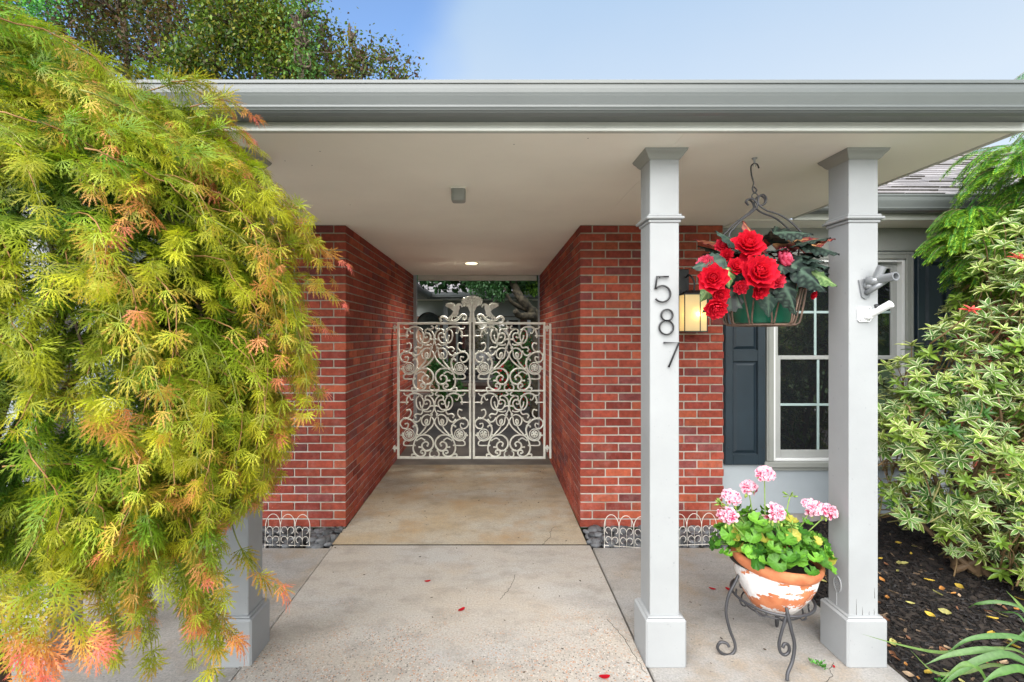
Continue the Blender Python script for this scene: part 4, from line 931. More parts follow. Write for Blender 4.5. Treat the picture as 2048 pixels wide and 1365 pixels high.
scatter([(beg, frames(np.array(ax), np.array(up)), np.array(Ps), np.array(Sz), cA, cB)], 'foliage', M['begleaf'], BEG)
pet = Tmpl(); V, W = [], []
for i, x in enumerate(np.linspace(0, 1, 6)):
    for j, c in enumerate((-1, -.5, 0, .5, 1)):
        hw = .56 * math.sin(math.pi * (.12 + .80 * x) ** .9) ; ruf = .07 * math.sin(3.5 * c + 9 * x) * x
        V.append((x - .12 * abs(c) * x, c * hw, .42 * x * x - .12 * x + .12 * c * c * x + ruf)); W.append(x ** 3 * .8)
pet.add(V, [(i * 5 + j, i * 5 + j + 1, i * 5 + j + 6, i * 5 + j + 5) for i in range(5) for j in range(4)], W); pet.done()
def bloom(px, py, D, rad, nrm, pink=0.0, single=False):
    c = np.array(P2(px, py, D)); nrm = norm(np.array(nrm, float)); t0 = norm(np.cross(nrm, np.array((.2, .1, 1)))); t1 = np.cross(nrm, t0)
    ax, up, S, P = [], [], [], []
    whorls = ((8, 1.0, .05), (8, .88, .30), (7, .72, .60), (6, .56, 1.0), (6, .42, 1.7), (4, .28, 3.2)) if not single else ((5, 1.0, .15),)
    for k, (m_, sc_, lift) in enumerate(whorls):
        for j in range(m_):
            a = 2 * math.pi * (j + .5 * (k % 2) + random.uniform(-.2, .2)) / m_; d = math.cos(a) * t0 + math.sin(a) * t1
            ax.append(norm(d + nrm * lift)); up.append(norm(nrm - d * lift + rv(1, .12)[0])); S.append(rad * sc_ * random.uniform(.9, 1.1)); P.append(c + nrm * (.10 * k * rad) + d * rad * .04)
    n = len(ax); A = np.tile(np.array((.58, .006, .030)) * (1 - pink) + np.array((.72, .08, .20)) * pink, (n, 1)) * rng.uniform(.8, 1.12, (n, 1)); B = np.tile(np.array((.78, .030, .055)) * (1 - pink) + np.array((.85, .25, .38)) * pink, (n, 1))
    scatter([(pet, frames(np.array(ax), np.array(up)), np.array(P), np.array(S), A, B)], 'bloom', M['petal'], BEG)
bloom(1513, 549, 2.02, .082, (-.05, -1, .25)); bloom(1494, 493, 2.06, .070, (-.15, -1, .5)); bloom(1425, 560, 2.03, .066, (-.35, -1, .15)); bloom(1430, 614, 2.00, .050, (-.2, -.9, -.6))
bloom(1560, 520, 2.12, .058, (.75, -.7, .3), .75); bloom(1490, 523, 2.06, .046, (0, -1, .3), 0, True); bloom(1414, 530, 2.12, .045, (-.8, -.6, .5), .5); bloom(1447, 495, 2.16, .042, (-.4, -.8, .6), .15); bloom(1518, 583, 2.03, .038, (0, -1, -.3)); bloom(1452, 512, 2.12, .034, (-.1, -1, .2)); bloom(1470, 535, 2.05, .040, (-.1, -1, .3)); bloom(1548, 560, 2.05, .046, (.2, -1, .1), .2); bloom(1480, 575, 2.04, .036, (-.2, -1, -.1), .1); bloom(1440, 590, 2.03, .040, (-.2, -1, -.2)); bloom(1625, 590, 2.28, .022, (.5, -1, -.5))
mb = MB()
for k in range(26):
    a = random.uniform(0, 2 * math.pi); o = np.array((math.cos(a), math.sin(a), 0)); mb.tube(crom([C0 + o * .03 - np.array((0, 0, .07)), C0 + o * .07, C0 + o * .13 + np.array((0, 0, random.uniform(.0, .1)))], 4), .004, 6, col=(.16, .05, .04))
mb.build('stems', M['twig'], BEG)

# ================================================================== red petals dropped on the paving
for px, py, s_, z, lab in ((855, 1164, .020, .001, 'small curled red petal furthest up the concrete walkway'), (923, 1221, .024, .001, 'long red petal lying in the middle of the walkway'), (1209, 1356, .026, .001, 'large red petal at the front edge of the walkway'), (1425, 1176, .020, -.009, 'red petal on the side paving beside the numbered post'), (1459, 1178, .026, -.009, 'bright red petal beside the plant stand leg'), (1668, 1331, .010, -.009, 'tiny red petal near the base of the right post')):
    D = EYE * 935 / (py - 668); c = P2(px, py, D); mb = MB(); a = random.uniform(0, 3); V = []
    for i, x in enumerate(np.linspace(-1, 1, 6)):
        for c_ in (-1, 0, 1):
            hw = .5 * math.sqrt(max(0, 1 - x * x * .96)); u, v_ = x * s_, c_ * hw * s_; V.append((c[0] + u * math.cos(a) - v_ * math.sin(a), c[1] + u * math.sin(a) + v_ * math.cos(a), z + .002 + s_ * (.16 * x * x + .10 * c_ * c_)))
    mb.add(V, [(i * 3 + j, i * 3 + j + 1, i * 3 + j + 4, i * 3 + j + 3) for i in range(5) for j in range(2)], 0, (.42, .008, .018), True)
    tag(mb.build('fallen_petal', M['petal'], None, (c[0], c[1], z)), lab, 'petal', 'red petals on the paving')

# ================================================================== courtyard beyond the gate
g = MB(); g.sheet(-6, 6, 5.445, 13, .004); tag(g.build('courtyard_paving', paint('dark_wet_paving', (.10, .085, .07), .5, .25, 0, .2, nscale=3)), kind='structure')
FW = thing('courtyard_wing', (0, 12.2, 0), 'far wing of the house with grey shingle roof, seen over the gate', 'house')
mb = MB(); mb.box(-6, 6, 12.2, 12.35, 0, 2.45); mb.build('wall', paint('brown_panel', (.10, .045, .03), .8, .25, 0, .2, nscale=5), FW)
mb = MB(); mb.box(-6, 6, 12.16, 12.199, 2.0, 2.40, .003); mb.box(-6, 6, 11.62, 11.64, 2.40, 2.545); mb.build('fascia', M['trim'], FW)
mb = MB(); mb.box(-6, 6, 11.64, 12.2, 2.41, 2.425); mb.build('soffit', M['soffit'], FW)
gutter(-1.62, 6, 11.50, 2.443).build('gutter', M['gutter'], FW)
mb = MB(); shingles(mb, -6, 6, 11.55, 2.565, .5, 26, .19, 1, .2, .5); mb.build('roof', M['shingle'], FW)
for x in (-1.20, .95): mb = MB(); mb.box(x - .06, x + .06, 11.9, 12.0, 0, 2.41, .004); mb.build('post', M['post'], FW)
for x0, x1 in ((-.95, .72), (1.15, 2.4), (-3.3, -2.5)):
    mb = MB(); mb.box(x0, x1, 12.15, 12.199, .25, 1.98, .004); f = mb.build('window', M['trim'], FW)
    for k in range(2):
        a = x0 + .06 + k * (x1 - x0 - .06) / 2; mb = MB(); mb.box(a, a + (x1 - x0) / 2 - .09, 12.14, 12.149, .33, 1.90); mb.build('pane', M['pane'], f)
mb = MB(); mb.box(-2.3, -1.32, 12.17, 12.199, .1, 1.98); mb.build('door', paint('tan_wood', (.22, .10, .05), .6, .2, 0, .1, nscale=4), FW)
SW = thing('courtyard_side_wing', (-1.75, 9, 0), 'pale side wall and eave corner just beyond the passage, left of gate', 'house')
mb = MB(); mb.box(-2.0, -1.9, 7.05, 11.6, 0, 2.41); mb.build('wall', M['siding'], SW)
mb = MB(); mb.prism([(a, b) for a, b in gutter_profile(0, 2.443)], lambda u, v_, w_: (-1.50 - u, w_, v_), 7.3, 11.62); mb.build('gutter', M['gutter'], SW)
mb = MB(); mb.box(-2.0, -1.62, 7.3, 11.6, 2.41, 2.54); mb.build('eave', M['trim'], SW)
mb = MB(); c = P2(857, 640, 12.1); mb.lathe([(0, .0), (.25, .0), (.29, .012), (.30, .03), (.30, .05)], 40, (0, 0, 0))
o = mb.build('wall_mirror', paint('dark_bronze', (.03, .035, .03), .25, .3, 0, 0, metal=.4)); o.location = (c[0], 12.12, c[2] - .1); o.rotation_euler = (R(90), 0, 0); tag(o, 'dark round disc on the far wall seen left above the gate', 'wall disc')
mb = MB(); mb.box(-.9, .5, 10.6, 11.0, .36, .42, .008); t_ = thing('garden_bench', (-.2, 10.8, .01), 'low brown bench in the courtyard seen through the gate', 'bench'); mb.build('seat', paint('bench_wood', (.13, .09, .07), .7, .2, 0, .1), t_)
for x in (-.82, .42): mb = MB(); mb.box(x - .04, x + .04, 10.64, 10.96, .011, .359, .004); mb.build('leg', M['bark'], t_)

# ================================================================== vegetation
# --- laceleaf maple: arching shoots that fall in tiers over a dome
mp = Tmpl()
for k, (ang, ln) in enumerate(((0, 1), (25, .94), (-25, .94), (52, .78), (-52, .78), (82, .5), (-82, .5))):
    ca, sa = math.cos(R(ang)), math.sin(R(ang))
    def pt(u, v_): z = -.38 * (u * ln) ** 2 - .04 * abs(ang) / 60 * u; return (.30 + (u * ca - v_ * sa), (u * sa + v_ * ca), z)
    ts = [.02, .28, .52, .76]; hw = [.009, .023, .024, .015]
    V = []; W = []
    for t_, h in zip(ts, hw): V += [pt(t_ * ln, -h), pt(t_ * ln, h)]; W += [t_ ** 1.5] * 2
    V.append(pt(ln, 0)); W.append(1.0)
    F = [(0, 2, 3, 1), (2, 4, 5, 3), (4, 6, 7, 5), (6, 8, 7)]
    for t_ in ((.34, .52, .70, .84) if ln > .6 else (.45, .7)):
        for s_ in (-1, 1):
            h = float(np.interp(t_, ts, hw)); i0 = len(V); sp = .115 * (1.2 - t_)
            V += [pt(t_ * ln, s_ * h * .6), pt((t_ + .10) * ln, s_ * h * .6), pt((t_ + .17) * ln, s_ * (h + sp))]; V[-1] = pt((t_ + .21) * ln, s_ * (h * .8 + sp)); W += [t_ ** 1.5, t_ ** 1.5, min(1, t_ + .3)]; F.append((i0, i0 + 1, i0 + 2))
    mp.add(V, F, W)
mp.add([(0, -.012, 0), (0, .012, 0), (.32, .010, 0), (.32, -.010, 0)], [(0, 3, 2, 1)], [.9, .9, .5, .5])
mp.done()
prof = np.array([(0.02, 2.37), (.22, 2.33), (.42, 2.24), (.62, 2.17), (.82, 2.10), (.92, 1.97), (.98, 1.84), (.99, 1.74), (.99, 1.57), (.97, 1.37), (.92, 1.19), (.84, 1.06), (.74, .99), (.66, .94)])
sl = np.concatenate([[0], np.cumsum(np.linalg.norm(np.diff(prof, axis=0), axis=1))]); SL = sl[-1]
MC = np.array((-1.52, 1.36)); AY = .56
def surf(s, phi, rho):
    r_ = np.interp(s, sl, prof[:, 0]); z = np.interp(s, sl, prof[:, 1]); ext = np.maximum(0, s - SL); y_ = MC[1] + r_ * rho * AY * math.sin(phi); z = z if (z < 1.6 or y_ > MC[1]) else 1.6 + (z - 1.6) * (1 - 1.1 * (MC[1] - y_) / MC[1])     # lower on the near side
    return np.array((MC[0] + r_ * rho * math.cos(phi), y_, z - ext - (1 - rho) * .25))
MAP = thing('laceleaf_maple', (MC[0], MC[1], -.05), 'weeping laceleaf maple with yellow green leaves and pink orange tips, left of the walkway', 'tree')
Lp, La, Lu, Ls, LA, LB_ = [], [], [], [], [], []
twg = MB()
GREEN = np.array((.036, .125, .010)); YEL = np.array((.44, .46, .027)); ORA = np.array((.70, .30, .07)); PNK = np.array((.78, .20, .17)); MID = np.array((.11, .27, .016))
def shoot(pts, newness, shade, nodes_from=.1, leaf=(.030, .062), tubes=True, skip=0.0):
    pts = np.array(pts); L = len(pts)
    if tubes: twg.tube(pts, [.0022, .0016, .0009], 4, col=tuple(np.array((.30, .16, .06)) * (1 - newness * .2) if random.random() < .6 else (.22, .24, .06)))
    T = np.gradient(pts, axis=0); T = norm(T)
    for i in range(int(L * nodes_from), L):
        if random.random() < skip: continue
        f = i / (L - 1); o = pts[i] - np.array((MC[0], MC[1], pts[i][2])); o = norm(o * (1, 1.6, 1)); tip = f > .82
        side = norm(np.cross(T[i], o) + 1e-6)
        for s_ in ((-1, 1) if i < L - 1 else (-1, 0, 1)):
            d = T[i] * random.uniform(.7, 1.1) + side * s_ * random.uniform(.3, .85) + o * random.uniform(-.1, .3) + np.array((0, 0, random.uniform(-.3, .2)))
            La.append(d); Lu.append(o * random.uniform(.0, .8) + np.array((random.gauss(0, .45), random.gauss(0, .45), .9)))
            Lp.append(pts[i]); sz = random.uniform(*leaf) * (1 - .25 * f); Ls.append(sz)
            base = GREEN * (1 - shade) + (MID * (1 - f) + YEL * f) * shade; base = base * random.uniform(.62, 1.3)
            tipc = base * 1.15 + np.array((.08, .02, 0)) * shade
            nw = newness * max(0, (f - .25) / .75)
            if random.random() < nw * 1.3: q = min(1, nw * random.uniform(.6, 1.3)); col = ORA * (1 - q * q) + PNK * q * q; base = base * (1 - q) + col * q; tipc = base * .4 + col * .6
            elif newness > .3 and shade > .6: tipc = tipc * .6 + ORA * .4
            LA.append(base); LB_.append(tipc)
def make(s0, phi, rho0, rho1, ln, newness, shade, wob=.35, **k):
    n_ = max(5, int(ln / .034)); dphi = random.uniform(-wob, wob); pts = []
    for j in range(n_):
        f = j / (n_ - 1); e = 1 - (1 - f) ** 2
        p = surf(s0 + ln * f * (.55 + .45 * f), phi + dphi * f, rho0 + (rho1 - rho0) * e); p[2] += .05 * math.sin(math.pi * min(1, f * 1.2)) * (1 - rho0); pts.append(p + np.array((random.gauss(0, .004), random.gauss(0, .004), random.gauss(0, .004))))
    shoot(pts, newness, shade, **k)
def spray(s0, phi, rho1, ln, newness, shade, **k):
    """a shoot that leaves the dome's inside, arches out and lets its tip fall"""
    tip = surf(s0, phi, rho1); ctr = np.array((MC[0], MC[1], tip[2])); o = norm((tip - ctr) * np.array((1, 1.5, 1))); tg = np.array((-o[1], o[0], 0)); topn = float(np.clip((tip[2] - 2.0) / .5, 0, 1))
    out_ = o * random.uniform(.5, 1.0) + tg * random.uniform(-1.0, 1.0) + np.array((0, 0, random.uniform(-.15, .35)))
    d = norm(out_); fall = random.uniform(.15, .75); n_ = max(6, int(ln / .022)); t = np.linspace(0, 1, n_)
    rel = d[None, :] * ln * (t - .25 * t ** 2)[:, None] - np.array((0, 0, 1.0))[None, :] * (ln * fall * t ** 2.2 * .75)[:, None]
    pts = tip + rel - rel[-1]; pts += rng.normal(0, .003, pts.shape); shoot(pts, newness, shade, **k)
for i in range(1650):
    s0 = SL * (.02 + .98 * random.random() ** .9); phi = random.uniform(-math.pi * .97, math.pi * .42)
    z = np.interp(s0, sl, prof[:, 1]); new = 0.0
    pr_ = .13 + (.24 if z < 1.3 else 0) + (.20 if z > 2.0 else 0)
    tier = .5 + .5 * math.sin(z * 17 + 2.2 * math.sin(phi * 2.0) + phi)       # the dome is built of overlapping tiers
    outer = random.random() ** .6; rho1 = .64 + .34 * outer + .08 * (tier - .5) * outer
    if random.random() < pr_ and rho1 > .88: new = random.uniform(.35, 1.0)
    shade = float(np.clip((rho1 - .72) / .22, .08, 1)) * (.7 + .3 * tier)  # inner leaves greener, and darkened to paint in the crown's interior shade
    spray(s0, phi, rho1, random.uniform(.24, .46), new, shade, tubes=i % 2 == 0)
for i in range(90):
    s0 = SL * random.random() * .85; phi = random.uniform(-math.pi * .9, math.pi * .35); rho1 = random.uniform(.75, 1.0)
    make(s0, phi, rho1 - .15, rho1, random.uniform(.3, .5), random.uniform(.3, .9) if random.random() < .3 else 0, random.uniform(.4, 1))
# the fringe to the right that reaches out over the brick pier
for i in range(75):
    s0 = SL * random.uniform(.40, .86); make(s0, random.uniform(-.75, .45), .78, random.uniform(.96, 1.05), random.uniform(.22, .40), random.uniform(.2, .8) if random.random() < .6 else 0, .9, .15)
# skirts: thin shoots hanging below the dome
for i in range(120):
    ph = random.uniform(-2.9, -1.15); make(SL * random.uniform(.80, .95), ph, .82, random.uniform(.82, 1.02), random.uniform(.30, .66), random.uniform(.4, .9) if random.random() < .55 else 0, random.uniform(.35, .9), .2, skip=.15)
for pts, nw in (([(455, 1010), (470, 1070), (490, 1110), (520, 1150), (552, 1170), (590, 1185)], 1.0), ([(400, 1040), (415, 1100), (430, 1170), (445, 1235), (470, 1275)], .7), ([(330, 1000), (345, 1090), (370, 1170), (395, 1240), (430, 1290)], .25), ([(250, 1000), (262, 1100), (285, 1190), (300, 1270), (305, 1345)], .15), ([(180, 1020), (200, 1120), (225, 1220), (230, 1300)], .2), ([(380, 1000), (392, 1080), (405, 1150), (425, 1230), (440, 1300), (420, 1340)], .2)):
    D = 1.42; shoot(crom([P2(a, b, D - .03 * i) for i, (a, b) in enumerate(pts)], 4), nw, .7, .25, (.05, .08), True, .35)
for pts in ([(20, 1030), (40, 1130), (70, 1220), (90, 1290), (95, 1340)], [(-40, 1060), (-10, 1150), (30, 1250), (60, 1300)], [(60, 1080), (110, 1180), (150, 1250), (185, 1290)], [(-30, 1150), (10, 1230), (40, 1300), (50, 1370)]):
    shoot(crom([P2(a, b, .95) for a, b in pts], 4), 1.0, .9, .3, (.045, .065), False)
for tip, nw in (((515, 238), 1), ((498, 275), 1), ((470, 290), .9), ((440, 255), .8), ((480, 330), .3), ((530, 345), .2), ((545, 395), .3), ((575, 420), .5), ((520, 300), .2), ((505, 320), .1), ((555, 380), .2), ((460, 220), .6), ((430, 205), .5), ((690, 525), 1), ((685, 605), .9), ((655, 660), .8), ((640, 780), .8), ((600, 450), .4), ((640, 500), .7)):
    D = 1.50; q = np.array(P2(tip[0], tip[1], D)); s_ = np.array(P2(tip[0] - random.uniform(110, 170), tip[1] - random.uniform(15, 60), D - .12)); m_ = (q + s_) / 2 + np.array((0, 0, .04)); shoot(crom([s_, m_, q], 6), nw, .95, .15, (.032, .058))
for i in range(26):
    a = random.uniform(150, 420); b = random.uniform(980, 1080); D = random.uniform(1.1, 1.5); L_ = random.uniform(90, 240); dx = random.uniform(-20, 60)
    shoot(crom([P2(a, b, D), P2(a + dx * .4, b + L_ * .5, D - .02), P2(a + dx, b + L_, D - .03)], 7), random.choice((0, .2, .6, .9)), random.uniform(.4, .9), .1, (.034, .06), True, .15)
n = len(Lp)
crown = scatter([(mp, frames(np.array(La), np.array(Lu)), np.array(Lp), np.array(Ls), np.array(LA), np.array(LB_))], 'crown', M['maple'], MAP)
twg.build('twigs', M['twig'], MAP)
mb = MB(); b0 = np.array((MC[0], MC[1], -.06)); mb.tube(crom([b0, b0 + (.03, .02, .5), b0 + (-.04, 0, 1.0), b0 + (.05, .02, 1.5), b0 + (.0, 0, 2.2)], 6), [.075, .055, .05, .035, .02], 10)
mb.build('trunk', M['bark'], MAP)
mb = MB()
for k in range(26):
    ph = random.uniform(-2.9, 1.2); s0 = SL * random.uniform(.12, .6); e = surf(s0, ph, .70); h = b0 + np.array((0, 0, random.uniform(.9, 1.9))); m_ = (h + e) / 2 + np.array((0, 0, .18)); e2 = surf(min(SL, s0 + .45), ph + .1, .78)
    mb.tube(crom([h, m_, e, e2], 5), [.016, .010, .006, .003], 6)
mb.build('limbs', M['bark'], MAP)
print('maple leaves', n)

# --- variegated shrub on the right
def shrub_w(x, c): return .17 * math.sin(math.pi * min(1, x * .93 + .05)) ** .9 * (1.1 - .35 * x) + .002
pl = leaf_strip([-1, -.72, -.70, 0, .70, .72, 1], np.linspace(0, 1, 7), shrub_w, lambda x, c: .10 * c * c * .5 - .28 * x * x + .10 * x, lambda x, c: 1.0 if abs(c) > .71 else 0.0)
SH = thing('variegated_shrub', (3.0, 2.9, 0), 'tall shrub with cream edged green leaves in the mulch bed, right edge', 'shrub')
blobs = [((3.45, 2.95, 1.78), .50), ((3.28, 2.75, 1.52), .42), ((2.98, 2.85, 1.36), .36), ((2.80, 2.95, 1.15), .34), ((2.66, 2.90, .98), .28), ((2.95, 2.72, .95), .42), ((3.3, 2.6, 1.0), .5), ((2.75, 3.05, .72), .30), ((3.05, 2.75, .58), .36), ((3.35, 2.55, .52), .44), ((3.0, 2.55, .40), .22), ((2.70, 3.05, .48), .20), ((3.5, 2.9, 1.3), .45), ((2.58, 3.0, 1.02), .18), ((2.92, 2.9, .32), .2), ((3.35, 2.85, 1.98), .38), ((3.62, 2.9, 2.10), .36), ((3.1, 2.6, .36), .28), ((3.4, 2.45, .30), .30), ((2.85, 2.75, .75), .3), ((3.15, 2.65, .22), .22), ((3.45, 2.45, .18), .24)]
rp, rd = [], []
for i in range(1750):
    c, r_ = random.choices(blobs, [b[1] ** 2 for b in blobs])[0]; d = norm(np.array((random.gauss(0, 1), random.gauss(0, 1) - .35, random.gauss(0, 1) + .15))); f = random.uniform(.62, 1.02)
    p = np.array(c) + d * r_ * f * (1, .8, 1); 
    if p[2] < .08 or p[1] > 3.72 or (p[0] < 2.42): continue
    rp.append(p); rd.append(norm(d * .8 + np.array((random.gauss(0, .25), -.35, .75))))
rp.append(np.array(P2(1940, 622, 2.62))); rd.append(norm(np.array((0, -.6, .6)))); rp.append(np.array(P2(2038, 520, 2.5))); rd.append(norm(np.array((.2, -.6, .8))))
Pp, Aa, Uu, Ss, A_, B2 = [], [], [], [], [], []
stb = MB()
hub = np.array((3.05, 2.95, 0.05))
for i, (p, d) in enumerate(zip(rp, rd)):
    t0 = norm(np.cross(d, np.array((.31, .2, 1)))); t1 = np.cross(d, t0); m_ = random.randint(6, 12); yel = random.random() ** .8; rs = random.uniform(.050, .088); red = i >= len(rp) - 2
    bA = np.array((.028, .105, .020)) * (1 - yel) + np.array((.17, .26, .03)) * yel; bB = bA * 1.15 if random.random() < .16 else (np.array((.52, .56, .32)) if yel < .6 else np.array((.60, .62, .26)))
    if red: bA = np.array((.50, .03, .03)); bB = np.array((.6, .12, .08))
    for j in range(m_):
        a = 2.4 * j; lift = .15 + .9 * (j / m_) ** 1.5 + random.uniform(-.15, .15); q = math.cos(a) * t0 + math.sin(a) * t1
        Aa.append(q + d * lift); Uu.append(d - q * lift * .8 + np.array((random.gauss(0, .1), random.gauss(0, .1), .1))); Pp.append(p + d * .012 * j / m_); Ss.append(rs * random.uniform(.8, 1.15) * (1 - .3 * j / m_) * (.7 if red else 1)); k = random.uniform(.75, 1.2); A_.append(bA * k * 1.2); B2.append(bB * random.uniform(.9, 1.2))
    if i % 2 == 0: stb.tube(crom([p - d * .20 + np.array((random.gauss(0, .03), .04, -.05)), p - d * .10, p], 3), [.005, .0025], 5, col=(.20, .13, .06) if random.random() < .6 else (.28, .26, .10))
scatter([(pl, frames(np.array(Aa), np.array(Uu)), np.array(Pp), np.array(Ss), np.array(A_), np.array(B2))], 'foliage', M['pieris'], SH)
stb.build('twigs', M['twig'], SH)
mb = MB()
for (c, r_) in blobs:
    c = np.array(c); mb.tube(crom([hub + np.array((random.gauss(0, .06), random.gauss(0, .05), 0)), (hub * .5 + c * .5) + np.array((random.gauss(0, .06), .05, .05)), c, c + np.array((random.gauss(0, .1), -.08, r_ * .6))], 5), [.022, .014, .009, .004], 7, col=(.17, .11, .06))
for k in range(40):
    c, r_ = random.choice(blobs); c = np.array(c); mb.tube(crom([c + np.array((0, .1, -.1)), c + rv(1, .10)[0], c + norm(rv(1))[0] * r_ * .8], 4), [.008, .004, .002], 5, col=(.26, .16, .08))
mb.build('branches', M['twig'], SH)

# --- weeping conifer behind it
ned = Tmpl(); ned.add([(0, 0, 0), (.5, -.10, .02), (1, 0, -.05), (.5, .10, .02)], [(0, 1, 2, 3)], [0, .3, 1, .3]); ned.done()
CON = thing('weeping_conifer', (4.15, 3.25, 0), 'weeping conifer with bright green drooping sprays, above the variegated shrub', 'tree')
Np, Na, Nu, Ns, NA, NB = [], [], [], [], [], []
twc = MB()
tiers = [((3.40, 3.02, 2.56), .42, 60), (P2(1925, 500, 3.12), .26, 60), (P2(1945, 455, 3.12), .28, 60), ((4.1, 3.12, 2.62), .85, 70), ((3.75, 3.15, 2.40), .58, 70), ((3.55, 3.12, 2.20), .46, 66), ((4.0, 3.0, 2.1), .5, 40), ((3.42, 3.12, 2.10), .36, 50), ((3.36, 3.10, 1.98), .36, 60), ((3.55, 3.16, 1.86), .44, 80), ((3.9, 3.05, 1.75), .45, 30), ((4.2, 3.1, 3.05), .8, 40)]
for (c, r_, k) in tiers:
    for i in range(k):
        ph = random.uniform(-math.pi, math.pi); el = random.uniform(.0, 1.0); o = np.array((math.cos(ph), math.sin(ph) * .5, 0)); rad = r_ * random.uniform(.35, 1.0)
        st_ = np.array(c) + o * rad * .35 + np.array((0, 0, r_ * .45 * el)); L_ = r_ * random.uniform(.45, .75)
        if st_[1] > 3.25 or st_[1] < 2.75: st_[1] = random.uniform(2.9, 3.2)
        ax = [st_ + o * L_ * t + np.array((0, 0, .10 * L_ * math.sin(t * 2.2) - L_ * .55 * t ** 2.0)) for t in np.linspace(0, 1, 16)]
        twc.tube(ax, [.004, .002, .001], 4, col=(.14, .10, .05))
        T = norm(np.gradient(np.array(ax), axis=0)); br_ = random.uniform(.75, 1.15)
        for j in range(2, 16):
            for s_ in (-1, 1):
                sd_ = norm(np.cross(T[j], np.array((0, 0, 1))) * s_ + T[j] * 1.0 + np.array((0, 0, -.35))); bl = L_ * .34 * (1 - j / 22) * random.uniform(.7, 1.2); mN = max(4, int(bl / .011))
                for q in range(mN):
                    f = (q + 1) / mN; p = ax[j] + sd_ * bl * f + np.array((0, 0, -.25 * bl * f * f)); sd2 = norm(np.cross(sd_, np.array((0, .3, 1))))
                    for s2 in (-1, 1):
                        Np.append(p); Na.append(sd_ * .75 + sd2 * s2 * .8); Nu.append((random.gauss(0, .3), -.3 + random.gauss(0, .3), 1)); Ns.append(random.uniform(.020, .030))
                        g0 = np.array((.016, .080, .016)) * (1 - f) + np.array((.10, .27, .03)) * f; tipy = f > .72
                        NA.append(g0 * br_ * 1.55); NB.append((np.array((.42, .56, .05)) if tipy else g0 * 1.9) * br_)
Np = np.array(Np)
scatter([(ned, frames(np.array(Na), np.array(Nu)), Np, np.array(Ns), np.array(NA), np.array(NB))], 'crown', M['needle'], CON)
print('needles', len(Np))
mb = MB(); mb.tube(crom([(4.15, 3.25, -.05), (4.10, 3.27, 1), (4.2, 3.25, 2), (4.1, 3.2, 3.3)], 6), [.06, .05, .04, .02], 10)
for (c, r_, k) in tiers: mb.tube(crom([(4.15, 3.25, c[2] - .2), (np.array((4.15, 3.25, c[2] - .1)) + np.array(c)) / 2 + (0, 0, .08), c], 4), [.02, .012, .006], 7)
mb.build('trunk', M['bark'], CON); twc.build('twigs', M['twig'], CON)

# --- strap leaved plant at the lower right corner
STP = thing('strap_leaf_plant', (2.42, 1.98, 0), 'green plant with long arching strap leaves in the lower right corner', 'plant')
def strap(pts, wd, col, D0, D1):
    wd *= .6; col = (col[0] * .55, col[1] * .62, col[2] * .42)
    P = np.array(crom([P2(a, b, D0 + (D1 - D0) * i / (len(pts) - 1)) for i, (a, b) in enumerate(pts)], 7)); T = norm(np.gradient(P, axis=0)); n_ = len(P); mb = MB(); V = []
    for i in range(n_):
        f = i / (n_ - 1); h = wd * min(1, (1 - f) * 2.6 + .02) * (.75 + .25 * min(1, f * 3)); s_ = norm(np.cross(T[i], np.array((.15, -.8, .6)))); nn_ = np.cross(s_, T[i])
        V += [P[i] - s_ * h, P[i] + nn_ * h * .35, P[i] + s_ * h]
    mb.add(V, [(i * 3 + j, i * 3 + j + 1, i * 3 + j + 4, i * 3 + j + 3) for i in range(n_ - 1) for j in range(2)], 0, col, True); mb.build('leaf_blade', M['strap'], STP)
for pts, wd, col, a, b in (([(2075, 1330), (2030, 1300), (1960, 1298), (1880, 1305), (1800, 1290), (1722, 1268)], .010, (.22, .33, .12), 1.98, 2.06),
    ([(2085, 1330), (2055, 1285), (2010, 1272), (1935, 1280), (1880, 1320)], .017, (.15, .30, .12), 1.95, 2.0), ([(2085, 1320), (2060, 1240), (2035, 1205), (2012, 1182)], .017, (.26, .38, .13), 1.95, 2.1),
    ([(2080, 1300), (2050, 1225), (2005, 1205), (1955, 1208), (1935, 1217)], .012, (.14, .27, .10), 1.97, 2.15), ([(2080, 1300), (2040, 1232), (2000, 1224), (1975, 1215)], .010, (.12, .25, .09), 2.0, 2.2),
    ([(2090, 1340), (2040, 1320), (1980, 1300), (1900, 1310), (1850, 1330)], .020, (.20, .33, .16), 1.9, 1.95), ([(2080, 1345), (2020, 1310), (1960, 1320), (1910, 1350), (1880, 1380)], .022, (.16, .29, .13), 1.88, 1.9),
    ([(2090, 1350), (2060, 1290), (2040, 1255)], .008, (.16, .33, .22), 1.95, 2.0), ([(2090, 1340), (2075, 1260), (2055, 1265), (2005, 1300)], .018, (.12, .25, .07), 1.95, 2.0), ([(2060, 1350), (1990, 1330), (1930, 1345), (1870, 1345), (1820, 1300)], .012, (.24, .33, .13), 1.93, 2.0),
    ([(2090, 1390), (2050, 1340), (2000, 1345), (1960, 1370)], .022, (.15, .3, .1), 1.85, 1.85), ([(1990, 1400), (1960, 1340), (1925, 1330), (1880, 1365)], .016, (.18, .32, .1), 1.88, 1.9)): strap(pts, wd, col, a, b)
